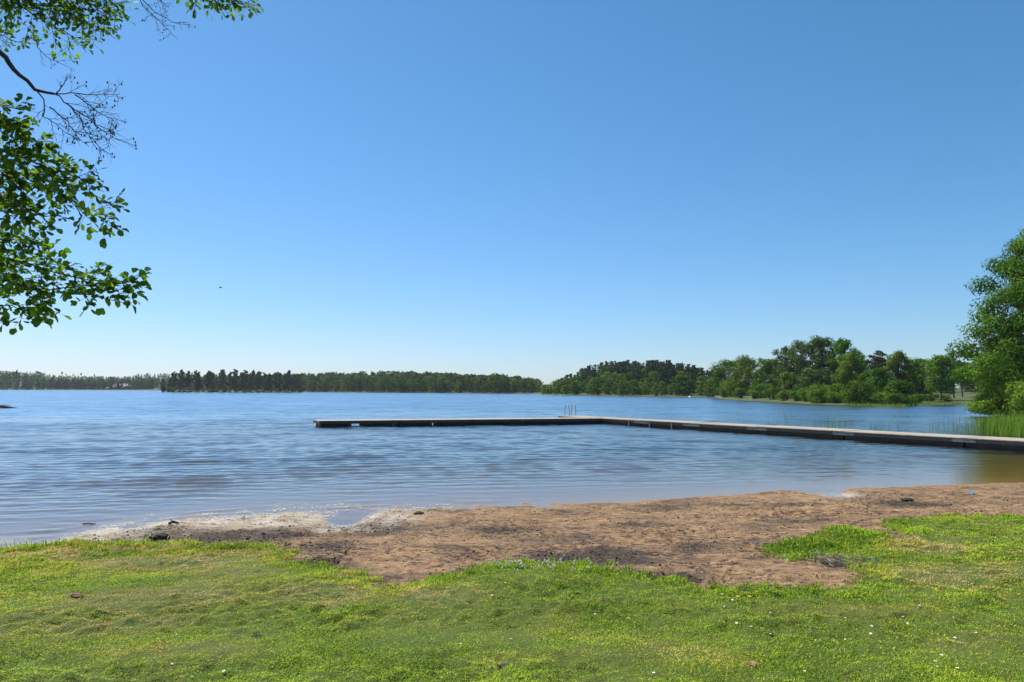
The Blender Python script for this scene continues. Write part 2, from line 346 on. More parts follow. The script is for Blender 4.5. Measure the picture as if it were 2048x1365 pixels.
# ---------------------------------------------------------------- water
rs = np.concatenate([frange(9, 75, 1.0027), frange(75.5, 2250, 1.02)])
th = np.concatenate([np.radians(np.linspace(-88, -44, 50)), np.radians(np.linspace(-43.6, 43.6, 520)), np.radians(np.linspace(44, 88, 50))])
X, Y, Q = polar(rs, th); Rr = np.hypot(X, Y); W = np.zeros_like(X)
dep = -height(X, Y); amp = sstep(.0, .3, dep)
dr = Rr * .0030
for i in range(80):
    lam = .17 * (7.5 ** rng.random()); ang = R_(11) + rng.normal() * R_(11 + 12 * (lam < .8))
    k = 2 * math.pi / lam; kx, ky = -math.sin(ang) * k, math.cos(ang) * k
    wx = X + .1 * math.sin(i) * (fbm(X * .25, Y * .25, 2, 70 + i % 5) - .5) * 3
    W += .0030 * lam * rng.uniform(.5, 1.3) * np.sin(kx * wx + ky * Y + rng.random() * 6.28) * sstep(2.0, 3.6, lam / dr)
gust = .8 + .4 * fbm(X * .09, Y * .16, 3, 81)
W *= amp * gust * .85
# a small breaking ripple running along the left shore
S = np.interp(X, SX[:, 0], SX[:, 1]); dd = Y - S - .25 * (fbm(X * .4, Y * 0, 2, 5) - .5)
for off, a in ((.7, .016), (1.5, .010)):
    W += a * np.exp(-((dd - off - .5 * fbm(X * .3 + off, 0 * X, 2, 8)) / .16) ** 2) * sstep(1.5, -4, X) * sstep(.3, .7, vnoise(X * 1.1, X * 0 + off, 4))
me = mesh_np('water', np.stack([X, Y, W], 1), Q, None, (), None, {'calm': amp}, True)
m, n, out = newmat('water')
geo = nd(n, 'ShaderNodeNewGeometry'); pos = geo.outputs['Position']
mp = nd(n, 'ShaderNodeMapping'); mp.vector_type = 'POINT'; n.links.new(pos, mp.inputs[0]); mp.inputs['Rotation'].default_value = (0, 0, R_(-13)); mp.inputs['Scale'].default_value = (.8, 1.8, 1)
def slope(scale, detail):
    x = noise(n, scale, detail, mp.outputs[0], .6)
    v = nd(n, 'ShaderNodeVectorMath', operation='SUBTRACT'); n.links.new(x.outputs['Color'], v.inputs[0]); v.inputs[1].default_value = (.5, .5, .5); return v.outputs[0]
def scl(v, s):
    x = nd(n, 'ShaderNodeVectorMath', operation='SCALE'); n.links.new(v, x.inputs[0])
    if hasattr(s, 'is_output'): n.links.new(s, x.inputs['Scale'])
    else: x.inputs['Scale'].default_value = s
    return x.outputs[0]
def addv(a, b):
    x = nd(n, 'ShaderNodeVectorMath', operation='ADD'); n.links.new(a, x.inputs[0]); n.links.new(b, x.inputs[1]); return x.outputs[0]
sp = nd(n, 'ShaderNodeSeparateXYZ'); n.links.new(pos, sp.inputs[0])
dist = math_(n, 'SQRT', math_(n, 'ADD', math_(n, 'MULTIPLY', sp.outputs[0], sp.outputs[0]), math_(n, 'MULTIPLY', sp.outputs[1], sp.outputs[1])))
farw = ramp(n, math_(n, 'DIVIDE', dist, 100, True), [(.42, (.0, .0, .0)), (1, (1, 1, 1))])   # open water carries the larger wind ripples
big = noise(n, .05, 3, mp.outputs[0]).outputs[0]
gs = math_(n, 'ADD', math_(n, 'MULTIPLY', big, .9), .55)
v = addv(scl(slope(4.5, 3), math_(n, 'ADD', math_(n, 'MULTIPLY', farw, .3), .05)), addv(scl(slope(.9, 4), math_(n, 'MULTIPLY', farw, .38)), scl(slope(.22, 4), math_(n, 'MULTIPLY', farw, .4))))
calm = nd(n, 'ShaderNodeAttribute', attribute_name='calm').outputs['Fac']
v = scl(scl(v, gs), math_(n, 'ADD', math_(n, 'MULTIPLY', calm, .95), .05))
fl = nd(n, 'ShaderNodeVectorMath', operation='MULTIPLY'); n.links.new(v, fl.inputs[0]); fl.inputs[1].default_value = (1.0, 1.6, 0)
nn = nd(n, 'ShaderNodeVectorMath', operation='NORMALIZE'); n.links.new(addv(geo.outputs['Normal'], fl.outputs[0]), nn.inputs[0])
fr = nd(n, 'ShaderNodeFresnel'); fr.inputs['IOR'].default_value = 1.39
n3_ = nd(n, 'ShaderNodeVectorMath', operation='NORMALIZE'); n.links.new(addv(geo.outputs['Normal'], scl(fl.outputs[0], .45)), n3_.inputs[0]); n.links.new(n3_.outputs[0], fr.inputs['Normal'])
gl = nd(n, 'ShaderNodeBsdfGlossy'); gl.distribution = 'BECKMANN'; n.links.new(math_(n, 'ADD', math_(n, 'MULTIPLY', ramp(n, math_(n, 'DIVIDE', dist, 150, True), [(.1, (0, 0, 0)), (.7, (1, 1, 1))]), math_(n, 'MULTIPLY', noise(n, .06, 6, mp.outputs[0], .7).outputs[0], .5)), .07), gl.inputs['Roughness']); gl.inputs[0].default_value = (1, 1, 1, 1); n.links.new(nn.outputs[0], gl.inputs['Normal'])
tr = nd(n, 'ShaderNodeBsdfTransparent'); tr.inputs[0].default_value = (.86, .8, .62, 1)
mx = nd(n, 'ShaderNodeMixShader'); n.links.new(fr.outputs[0], mx.inputs[0]); n.links.new(tr.outputs[0], mx.inputs[1]); n.links.new(gl.outputs[0], mx.inputs[2])
n.links.new(mx.outputs[0], out.inputs[0]); me.materials.append(m)
tag(link('water', me), kind='structure')

# ---------------------------------------------------------------- trees: prototypes as arrays
def leafcloud(mb, blobs, n, size, m=1, flat=.5, droop=0, rg=rng):
    """n diamond leaf sprays spread through soft blobs; blobs = (x,y,z,rx,ry,rz,tint)"""
    B = np.array(blobs); vol = (B[:, 3] * B[:, 4] + B[:, 3] * B[:, 5]); k = rg.choice(len(B), n, p=vol / vol.sum())
    d = rg.normal(size=(n, 3)); d /= np.linalg.norm(d, axis=1)[:, None]
    rad = rg.random(n) ** .33 * (1 + .12 * rg.normal(size=n))
    P = B[k, :3] + d * rad[:, None] * B[k, 3:6]
    nm = d * 1.5 + rg.normal(size=(n, 3)) * .42 + np.array([0, 0, flat]); nm /= np.linalg.norm(nm, axis=1)[:, None]
    a = np.cross(nm, rg.normal(size=(n, 3))); a /= np.linalg.norm(a, axis=1)[:, None]; a[:, 2] -= droop; b = np.cross(nm, a)
    s = size * rg.uniform(.55, 1.35, n)[:, None]
    V = np.stack([P - a * s * .6, P - b * s * .38 + nm * s * .12, P + a * s * .6, P + b * s * .38 + nm * s * .12], 1).reshape(-1, 3)
    Qs = np.arange(n * 4).reshape(-1, 4); tint = np.repeat(np.clip(B[k, 6] + rg.normal(size=n) * .22, 0, 1), 4)
    mb.add(V, Qs, None, m, tint)
def broad(h, wd, nleaf, size, seed, low=.12, tall=1.0, nb=16, airy=0, trunk_r=.02):
    rg = np.random.default_rng(seed); mb = MB(); r = wd / 2
    lean = rg.normal(size=2) * .02 * h
    tp = [(0, 0, -.6), (lean[0] * .3, lean[1] * .3, h * .25), (lean[0], lean[1], h * .55), (lean[0] * 1.2, lean[1] * 1.2, h * .86)]
    mb.tube(tp, [h * trunk_r, h * trunk_r * .8, h * trunk_r * .5, h * trunk_r * .15], 7, 0)
    bl = []
    for i in range(nb):
        u = (i + .5) / nb; z = h * (low + .06 + (1 - low - .1) * u ** .9)
        prof = math.sin(math.pi * min(1, (.2 + .68 * (z / h - low) / (1 - low)))) ** .6
        ang = i * 2.4 + rg.normal() * .5; rr = r * prof * rg.uniform(.45, .8)
        br = r * rg.uniform(.24, .46) * (1 - .35 * airy) * (.6 + .4 * prof) * (16 / nb) ** .18
        c = (lean[0] * z / h + rr * math.cos(ang), lean[1] * z / h + rr * math.sin(ang), z)
        bl.append((*c, br, br, max(br * rg.uniform(.55, .85), h * .065), rg.uniform(.2, .8)))
        mb.tube([(lean[0] * z / h * .8, lean[1] * z / h * .8, z * .72), ((c[0]) * .5, c[1] * .5, z * .85), c], [h * trunk_r * .32, h * trunk_r * .2, .02], 4, 0)
    bl.append((lean[0], lean[1], h * .9, r * .4, r * .4, h * .1, .6))
    for q in range(5): zz = h * (low + .1 + (.78 - low) * q / 4); bl.append((lean[0] * zz / h + rg.normal() * r * .12, lean[1] * zz / h, zz, r * (.55 if not airy else .4) * (1 - .1 * q), r * (.55 if not airy else .4) * (1 - .1 * q), h * .11, rg.uniform(.2, .6)))
    leafcloud(mb, bl, nleaf, size, 1, .45, 0, rg); return mb
def pine(h, wd, nleaf, size, seed, bare=.35, layered=False):
    rg = np.random.default_rng(seed); mb = MB(); r = wd / 2; lean = rg.normal(size=2) * .03 * h
    L = lambda z: (lean[0] * z / h, lean[1] * z / h)
    mb.tube([(*L(z), z) for z in (-.6, h * .3, h * .6, h * .93)], [h * .017, h * .014, h * .01, .03], 6, 0)
    bl = []; nb = 18
    for i in range(nb):
        u = i / (nb - 1); z = h * (bare + (.97 - bare) * u); prof = (1 - u) ** .55 * (.55 + .45 * min(1, u * 4)) + .18
        ang = rg.random() * 6.28; rr = r * prof * rg.uniform(.2, .75); br = r * rg.uniform(.24, .45) * (.5 + .5 * prof)
        c = (L(z)[0] + rr * math.cos(ang), L(z)[1] + rr * math.sin(ang), z)
        bl.append((*c, br * (1.25 if layered else 1), br * (1.25 if layered else 1), br * (.42 if layered else .5), rg.uniform(.2, .7)))
        mb.tube([(*L(z * .93), z * .95), c], [h * .005, .015], 4, 0)
    leafcloud(mb, bl, nleaf, size, 1, .5, 0, rg); return mb
def spruce(h, wd, nleaf, size, seed):
    rg = np.random.default_rng(seed); mb = MB(); r = wd / 2
    mb.tube([(0, 0, -.6), (0, 0, h * .5), (0, 0, h * .98)], [h * .014, h * .009, .02], 6, 0); bl = []
    nl = 13
    for i in range(nl):
        u = i / (nl - 1); z = h * (.1 + .86 * u); rr = r * (1 - u) ** .85 + .12
        for j in range(5 if u < .8 else 2):
            a = j * 1.2566 + i * .7 + rg.normal() * .2; q = rr * rg.uniform(.42, .62)
            bl.append((q * math.cos(a), q * math.sin(a), z - q * .25, rr * .42, rr * .42, h * .028, rg.uniform(.2, .7)))
    leafcloud(mb, bl, nleaf, size, 1, .3, .25, rg); return mb
def bush(h, wd, nleaf, size, seed):
    rg = np.random.default_rng(seed); mb = MB(); bl = []
    for i in range(9):
        a = rg.random() * 6.28; q = wd / 2 * rg.uniform(.1, .7); z = h * rg.uniform(.25, .72); br = wd * rg.uniform(.15, .24)
        bl.append((q * math.cos(a), q * math.sin(a), z, br, br, min(br, h * .3), rg.uniform(.3, .8)))
        mb.tube([(q * .15 * math.cos(a), q * .15 * math.sin(a), -.3), (q * .6 * math.cos(a), q * .6 * math.sin(a), z * .6), (q * math.cos(a), q * math.sin(a), z)], [.06, .04, .015], 5, 0)
    leafcloud(mb, bl, nleaf, size, 1, .4, 0, rg); return mb
def split_tree(mb, name, leafmat, bark, base, crown_name='crown'):
    """Empty + trunk + crown children"""
    V, Qs, T, mi, ti = mb.arrays(); nq = len(Qs); qm, tm = mi[:nq], mi[nq:]
    e = empty(name, base)
    for idx, nm, mt in ((0, 'trunk', bark), (1, crown_name, leafmat)):
        q = Qs[qm == idx]; t = T[tm == idx]; used = np.unique(np.concatenate([q.ravel(), t.ravel()]))
        mp_ = np.zeros(len(V), int); mp_[used] = np.arange(len(used))
        link(nm, mesh_np(nm, V[used], mp_[q], mp_[t], [mt], None, {'tint': ti[used]}), e)
    return e
def copy_tree(o):
    c = o.copy(); C.objects.link(c)
    for ch in o.children:
        d = ch.copy(); C.objects.link(d); d.parent = c
    return c
def stuff_forest(name, protos, items, label, cat):
    """items: (proto index, x, y, z, scale, rot). one mesh"""
    A_ = [p[0].arrays() for p in protos]; Vs, Qs, Ts, mi_q, mi_t, ti = [], [], [], [], [], []; off = 0; mats = []
    for p in protos: mats += [p[2], p[1]]
    for (k, x, y, z, s, r) in items:
        V, Q_, T_, mi, t = A_[k]; c, sn = math.cos(r), math.sin(r); nq = len(Q_)
        Vv = V * s; Vv = np.stack([Vv[:, 0] * c - Vv[:, 1] * sn + x, Vv[:, 0] * sn + Vv[:, 1] * c + y, Vv[:, 2] + z], 1)
        Vs.append(Vv); Qs.append(Q_ + off); Ts.append(T_ + off); mi_q.append(mi[:nq] + 2 * k); mi_t.append(mi[nq:] + 2 * k)
        ti.append(np.clip(t + rng.normal() * .25, 0, 1)); off += len(V)
    me = mesh_np(name, np.concatenate(Vs), np.concatenate(Qs), np.concatenate(Ts), mats, np.concatenate(mi_q + mi_t), {'tint': np.concatenate(ti)})
    return tag(link(name, me), label, cat, None, 'stuff')
def H(x, y): return float(height(np.array([x]), np.array([y]), False)[0])
def PX(px, Y): return (px - 1024) / F * Y
def one(mb, name, leafmat, bark):
    V, Q_, T_, mi, ti = mb.arrays(); return mesh_np(name, V, Q_, T_, [bark, leafmat], mi, {'tint': ti})

# ---- island of pines (individual)
isl_me = [one(pine(1, .42, 620, .07, 100 + i, [.12, .2, .3, .06][i % 4]), 'pine_tree', PINE, PINEBARK) for i in range(5)]
for i in range(40):
    u = (i + .5) / 40 + rng.normal() * .008; x = -207 + 52 * (2 * u - 1); row = i % 3
    y = 552 + (row - 1) * 8 * math.sqrt(max(.05, 1 - (2 * u - 1) ** 2)) + rng.normal() * 1.5
    edge = min(1, .62 + 5 * min(u, 1 - u)); hh = (14.6 + rng.normal() * 1.0) * edge
    o = link('pine_tree', isl_me[i % 5], None, (x, y, H(x, y) - .2)); o.scale = (hh * rng.uniform(.95, 1.25),) * 2 + (hh,); o.rotation_euler.z = rng.random() * 6.28
    zn = ['left end','left half','right half','right end'][min(3,int(u*4))]; tag(o, f'dark pine in the dense stand on the low island, {zn}', 'pine tree', f'pines crowding the low island, {zn}')
ib_me = [one(bush(1, 1.8, 260, .16, 120 + i), 'shore_bush', DECID, BARK) for i in range(2)]
for i in range(22):
    u = (i + .5) / 22; x = -207 + 53 * (2 * u - 1); y = 552 - 15.5 * math.sqrt(max(0, 1 - (2 * u - 1) ** 2)) + 1
    o = link('shore_bush', ib_me[i % 2], None, (x, y, H(x, y) - .1)); s = rng.uniform(1.6, 4.2) * (1.3 if i in (0, 1, 20, 21) else 1); o.scale = (s, s, s); o.rotation_euler.z = rng.random() * 6
    zn = ['left end','left half','right half','right end'][min(3,int(u*4))]; tag(o, f'low leafy bush on the waterline of the pine island, {zn}', 'bush', f'bushes rimming the pine island, {zn}')

# ---- wooded hill right of centre (individual)
hill_b = [one(broad(1, .75, 620, .075, 200 + i, .02), 'broadleaf_tree', [DECID, BRIGHT][i % 2], BARK) for i in range(4)]
hill_c = [one(spruce(1, .34, 560, .06, 210 + i), 'spruce_tree', SPRUCE, BARK) for i in range(3)] + [one(pine(1, .4, 480, .07, 215 + i, .15), 'pine_tree', PINE, PINEBARK) for i in range(3)]
cnt = 0
for row, (s, num) in enumerate([(.02, 26), (.18, 22), (.34, 20), (.5, 20), (.68, 22), (.86, 24), (.93, 26), (1.0, 30), (.8, 20), (.6, 14)]):
    for i in range(num):
        px = 1082 + (1445 - 1082) * (i + rng.random()) / num
        fy = float(np.interp(px, FS[:, 0], FS[:, 1])) if px < 1430 else 285; Y_ = fy + 5 + s * (DEPTH - 5) + rng.normal() * 3; x = PX(px, Y_); z = float(H(x, Y_))
        con = rng.random() < [.0, .25, .6, .75, .85, .9, .95, .95, .85, .8][row]
        if row > 2 and px < 1110: continue
        if con:
            mk = int(rng.integers(0, 6)); o = link('spruce_tree' if mk < 3 else 'pine_tree', hill_c[mk]); hh = 12.5 + rng.normal() * 1.3
        else:
            mk = int(rng.integers(0, 4)); o = link('broadleaf_tree', hill_b[mk]); hh = (6.5 if row == 0 else 9.5) + rng.normal() * 1.2
        lim = 3 + (float(hz(px)) - float(np.interp(px, CREST[:, 0], CREST[:, 1])) + 2) * Y_ / F - z      # crowns keep to the dome of the hill
        hh = max(3.0, min(hh, lim * rng.uniform(.9, 1.04)))
        o.location = (x, Y_, z - .2); wv = rng.uniform(1.0, 1.45); o.scale = (hh * wv, hh * wv, hh); o.rotation_euler.z = rng.random() * 6.28
        pl = 'at the waterline' if row == 0 else 'low on the slope' if row < 3 else 'halfway up' if row < 5 or row == 9 else 'on the crest'; sd_ = 'left flank' if px < 1190 else 'middle' if px < 1320 else 'right flank'
        kd = 'dark conifer' if con else 'leafy tree'; tag(o, f'{kd} {pl}, {sd_} of the rounded wooded hill', 'conifer' if con else 'broadleaf tree', f'{kd}s {pl}, {sd_} of the rounded hill')
        cnt += 1

# ---- far woods: masses
fb = [(broad(1, .8, 170, .13, 300 + i, .02, nb=9), [DECID, GREYG, BRIGHT][i], BARK) for i in range(3)] + [(spruce(1, .36, 150, .1, 310), SPRUCE, BARK), (pine(1, .42, 150, .12, 311, .12), PINE, PINEBARK)]
items = []
for row in range(9):
    s = row / 8
    for i in range(70):
        px = 330 + (1080 - 330) * (i + rng.random()) / 70; fy = float(np.interp(min(px, 1075), FS[:, 0], FS[:, 1])); Y_ = fy + 3 + s * DEPTH + rng.normal() * 3; x = PX(px, Y_)
        k = int(rng.choice(5, p=[.46, .22, .18, .06, .08] if row < 6 else [.32, .16, .07, .2, .25])); hh = 12 + float(np.clip(rng.normal(), -1.6, 1.4)) * 1.3 - (3 if row == 0 else 0)
        if px > 1000: hh *= 1 - .3 * (px - 1000) / 80
        items.append((k, x, Y_, H(x, Y_) - .3, hh, rng.random() * 6.28))
stuff_forest('far_wood', fb, items, 'long green mixed wood along the far shore behind the dock', 'wood')
items = []
for row in range(7):
    s = row / 6
    for i in range(80):
        px = -420 + (125 + 420) * (i + rng.random()) / 60; Y_ = 962 + s * DEPTH + rng.normal() * 4; x = PX(px, Y_); z = H(x, Y_)
        k = int(rng.choice(5, p=[.2, .12, .03, .25, .4])); items.append((k, x, Y_, z - .3, 13.5 + rng.normal() * 1.8, rng.random() * 6.28))
stuff_forest('distant_wood', fb, items, 'dark distant wood on the shore at the left edge', 'wood')
items = []
for i in range(520):                    # scrub on the far cleared hill
    px = 60 + 330 * rng.random(); Y_ = 1180 + 480 * rng.random(); x = PX(px, Y_); items.append((int(rng.integers(0, 3)), x, Y_, H(x, Y_) - .3, 3.2 + rng.random() * 2, rng.random() * 6))
for i in range(40):
    px = 255 + 130 * rng.random(); Y_ = 1560 + 120 * rng.random(); x = PX(px, Y_); items.append((int(rng.integers(0, 5)), x, Y_, H(x, Y_) - .3, 6 + rng.random() * 4, rng.random() * 6))
stuff_forest('hill_scrub', fb, items, 'pale scrub covering the hazy hill at far left', 'scrub')
sp_me = [one(pine(1, .5, 260, .1, 330 + i, .55), 'seed_pine', PINE, PINEBARK) for i in range(2)]
for px, t in ((125, 1.3), (133, .9), (147, .9), (163, 1.2), (190, 1.0), (295, 1.2)):
    Y_ = 1610; x = PX(px, Y_); o = link('seed_pine', sp_me[px % 2], None, (x, Y_, H(x, Y_) - .2)); o.scale = (9 * t,) * 3
    tag(o, 'lone tall pine on the skyline of the far hazy hill', 'pine tree', 'lone pines on the far skyline')
fr_me = [one(m_, nm, lm, bk) for m_, nm, lm, bk in ((spruce(1, .5, 380, .08, 340), 'spruce_tree', SPRUCE, BARK), (broad(1, .9, 420, .09, 341, .03), 'broadleaf_tree', GREYG, BARK), (broad(1, .8, 420, .09, 342, .03), 'broadleaf_tree', DECID, BARK))]
for px, hh, k in ((88, 9, 1), (100, 11, 2), (113, 12, 0), (124, 9, 1), (134, 15, 0), (142, 11, 1), (152, 9, 2), (162, 15, 0), (173, 7, 1), (186, 12, 0), (197, 16, 0), (210, 8, 2), (268, 13, 1), (276, 15, 2), (286, 15, 1), (293, 12, 2), (301, 15, 0), (308, 15, 2), (318, 14, 1), (328, 13, 2)):
    Y_ = 966 + (hash(px) % 5) * 4; x = PX(px, Y_); o = link(fr_me[k].name.split('.')[0], fr_me[k], None, (x, Y_, H(x, Y_) - .3)); o.scale = (hh,) * 3; o.rotation_euler.z = px
    if px < 230: tag(o, 'small tree standing on the far shore left of the long roofed house', 'tree', 'shore trees left of the far house')
    else: tag(o, 'rounded tree on the far shore between the house and the island', 'tree', 'shore trees right of the far house')

# ---- the far house
ROOF = simple('pale_sheet_roof', (.28, .28, .27), (.36, .36, .35), .95, .6); RED = simple('red_boards', (.12, .035, .025), (.2, .06, .04), .8, 1); DKW = simple('dark_glass', (.02, .02, .025), (.03, .03, .04), .3)
hx, hy = PX(243, 975), 975; hg = H(hx, hy)
e = empty('house', (hx, hy, hg)); tag(e, 'long low house with pale roof on the far left shore', 'house')
def gable(mbw, mbr, x0, x1, y0, y1, z0, z1, zr, along='x'):
    mbw.prism([(x0, y0), (x1, y0), (x1, y1), (x0, y1)], z0, z1)
    if along == 'x':
        ym = (y0 + y1) / 2; mbw.add([(x0, y0, z1), (x0, y1, z1), (x0, ym, zr), (x1, y0, z1), (x1, y1, z1), (x1, ym, zr)], None, [(0, 2, 1), (3, 4, 5)])
        for a, b, za, zb in ((y0 - .6, ym, z1 - .25, zr + .05), (y1 + .6, ym, z1 - .25, zr + .05)):
            mbr.add([(x0 - .7, a, za), (x1 + .7, a, za), (x1 + .7, b, zb), (x0 - .7, b, zb), (x0 - .7, a, za + .25), (x1 + .7, a, za + .25), (x1 + .7, b, zb + .25), (x0 - .7, b, zb + .25)],
                    [(0, 1, 2, 3), (4, 5, 6, 7), (0, 1, 5, 4), (1, 2, 6, 5), (0, 3, 7, 4)])
    else:
        xm = (x0 + x1) / 2; mbw.add([(x0, y0, z1), (x1, y0, z1), (xm, y0, zr), (x0, y1, z1), (x1, y1, z1), (xm, y1, zr)], None, [(0, 1, 2), (3, 5, 4)])
        for a, b in ((x0 - .5, xm), (x1 + .5, xm)):
            mbr.add([(a, y0 - .6, z1 - .2), (a, y1, z1 - .2), (b, y1, zr + .05), (b, y0 - .6, zr + .05), (a, y0 - .6, z1 + .05), (a, y1, z1 + .05), (b, y1, zr + .3), (b, y0 - .6, zr + .3)],
                    [(0, 1, 2, 3), (4, 5, 6, 7), (0, 3, 7, 4), (0, 1, 5, 4)])
w1 = MB(); r1 = MB(); gable(w1, r1, -12, 13, 0, 11, -.5, 3.6, 7.6)
w2 = MB(); r2 = MB(); gable(w2, r2, -4.5, 4, -3, -.1, -.5, 2.6, 5.2, 'y'); r3 = MB(); w3 = MB(); gable(w3, r3, 6.5, 10.5, -2.5, -.1, -.5, 2.6, 5.0, 'y')
w1.build('wall', RED, e); r1.build('roof', ROOF, e)
DR = simple('dark_roof', (.05, .035, .03), (.09, .06, .05), .7, 1)
w2.build('wall', RED, e); r2.build('roof', DR, e); w3.build('wall', RED, e); r3.build('roof', DR, e)
for wx_ in (-10, -7, 5, 12):
    wm = MB(); wm.prism([(wx_ - .6, -.06), (wx_ + .6, -.06), (wx_ + .6, .04), (wx_ - .6, .04)], 1, 2.4); wm.build('window', DKW, e)
e2 = empty('shed', (PX(214, 970), 970, H(PX(214, 970), 970))); tag(e2, 'low grey shed left of the long house on the far shore', 'shed')
w4 = MB(); r4 = MB(); gable(w4, r4, -8, 6, 0, 5, -.5, 1.6, 3.0); w4.build('wall', simple('grey_boards', (.2, .2, .18), (.3, .3, .28), .8, 1), e2); r4.build('roof', ROOF, e2)

# ---- right-hand shore wood, trees one by one: px, top y, width px, distance, kind, label
def place(mbf, px, top, Y_, name, lm, bk, label, cat, group=None, wpx=60, seed=0):
    x = PX(px, Y_); z = H(x, Y_); h = 3 + (float(hz(px)) - top) * Y_ / F - z; wd = wpx / F * Y_
    mb = mbf(h, wd, seed); o = split_tree(mb, name, lm, bk, (x, Y_, z - .1)); tag(o, label, cat, group); return o
bf = lambda n, s, low=.06, airy=0: (lambda h, wd, seed: broad(h, wd, int(n * 1.6), s, seed, low, nb=34, airy=airy))
pf = lambda n, s, b=.3, lay=True: (lambda h, wd, seed: pine(h, wd, n, s, seed, b, lay))
sf = lambda n, s: (lambda h, wd, seed: spruce(h, wd, n, s, seed))
TL = [(1457, 721, 80, 262, bf(3600, .5), 'broadleaf_tree', DECID, 'round dark green tree where the wooded hill meets the right wood', 'broadleaf tree'),
      (1497, 715, 84, 245, bf(3800, .5), 'broadleaf_tree', BRIGHT, 'broad rounded tree just left of the tall clump on the right shore', 'broadleaf tree'),
      (1538, 717, 66, 222, bf(3600, .45), 'broadleaf_tree', DECID, 'dark rounded tree touching the left side of the tallest clump', 'broadleaf tree'),
      (1572, 692, 66, 205, bf(2600, .42, .1, .4), 'birch_tree', GREYG, 'slim grey green tree at the left end of the tallest clump', 'birch tree'),
      (1604, 681, 84, 200, bf(3600, .42, .08, .3), 'birch_tree', GREYG, 'airy grey green tree, second from left in the tallest clump', 'birch tree'),
      (1648, 672, 88, 196, bf(4200, .4, .08, .25), 'broadleaf_tree', DECID, 'tallest tree of the right wood, with a feathery top', 'broadleaf tree'),
      (1686, 677, 76, 192, bf(4200, .4, .08, .2), 'broadleaf_tree', DECID, 'dark tree with a ragged top right beside the tallest one', 'broadleaf tree'),
      (1628, 738, 74, 176, bf(3400, .36), 'broadleaf_tree', GREYG, 'olive green tree standing before the tallest clump', 'broadleaf tree'),
      (1702, 705, 76, 166, bf(5200, .34), 'broadleaf_tree', BRIGHT, 'bright yellow green tree in front of the tallest clump', 'broadleaf tree'),
      (1757, 701, 64, 186, pf(1900, .42, .45), 'pine_tree', PINE, 'flat topped dark pine rising from the middle of the right wood', 'pine tree'),
      (1797, 703, 66, 168, bf(4800, .34), 'broadleaf_tree', BRIGHT, 'yellow green tree just right of the flat topped pine', 'broadleaf tree'),
      (1752, 738, 70, 158, bf(4000, .33), 'broadleaf_tree', DECID, 'dark green tree in front of the flat topped pine', 'broadleaf tree'),
      (1842, 716, 70, 180, bf(3800, .36), 'broadleaf_tree', DECID, 'mid green tree left of the gap with the sunny meadow', 'broadleaf tree'),
      (1880, 709, 72, 172, bf(3800, .36, .16), 'broadleaf_tree', BRIGHT, 'spreading green tree beside the thin bare topped one', 'broadleaf tree'),
      (1906, 699, 34, 190, bf(700, .32, .3, .8), 'birch_tree', GREYG, 'thin sparse tree whose bare top pokes above the right wood', 'birch tree'),
      (1923, 722, 44, 196, bf(2200, .36, .35), 'broadleaf_tree', DECID, 'dark trunked tree standing by the sunny meadow gap', 'broadleaf tree'),
      (1948, 716, 36, 215, sf(1500, .36), 'spruce_tree', SPRUCE, 'pointed spruce half hidden by the big tree at right', 'spruce tree'),
      (1655, 770, 90, 156, bf(3000, .3, .0), 'broadleaf_tree', BRIGHT, 'low bushy tree overhanging the water left of the point', 'broadleaf tree'),
      (1722, 765, 80, 146, bf(3000, .3, .0), 'broadleaf_tree', DECID, 'low dark bushy tree on the wooded point', 'broadleaf tree'),
      (1795, 762, 70, 142, bf(3000, .3, .0), 'broadleaf_tree', DECID, 'low dark bushy tree at the right end of the wooded point', 'broadleaf tree'),
      (1468, 762, 70, 248, bf(2000, .4, .0), 'broadleaf_tree', BRIGHT, 'light green shore tree below the round dark one', 'broadleaf tree'),
      (1525, 768, 60, 212, bf(2000, .36, .0), 'broadleaf_tree', DECID, 'bushy shore tree left of the tallest clump', 'broadleaf tree'),
      (1580, 745, 50, 194, bf(2600, .36, .0), 'broadleaf_tree', BRIGHT, 'light green shore tree at the foot of the slim grey one', 'broadleaf tree')]
for i, (px, top, wpx, Y_, f, nm, lm, lab, cat) in enumerate(TL):
    place(f, px, top, Y_, nm, lm, PINEBARK if nm == 'pine_tree' else BARK, lab, cat, None, wpx, 400 + i)
protoB = [split_tree(broad(12, 8, 1500, .42, 450 + i, .05), 'broadleaf_tree', [DECID, GREYG, DECID][i], BARK, (0, 0, 0)) for i in range(3)]
k = 0
for row, Y0 in ((0, 232), (1, 258)):
    for i in range(11):
        px = 1550 + (1990 - 1550) * (i + .5 + rng.normal() * .2) / 11; o = protoB[k] if k < 3 else copy_tree(protoB[k % 3]); k += 1
        x = PX(px, Y0 + rng.normal() * 4); o.location = (x, Y0, H(x, Y0) - .2); s = rng.uniform(.8, 1.0); o.scale = (s, s, s * .86); o.rotation_euler.z = rng.random() * 6
        zn = 'behind the tallest clump' if px < 1720 else 'behind the flat topped pine' if px < 1840 else 'behind the meadow gap'; tag(o, f'dark back row tree of the right shore wood, {zn}', 'broadleaf tree', f'back row trees of the right wood, {zn}')
protoU = [split_tree(bush(1, 1.6, 900, .11, 470 + i), 'shore_bush', [BRIGHT, DECID][i], BARK, (0, 0, 0), 'foliage') for i in range(2)]
k = 0
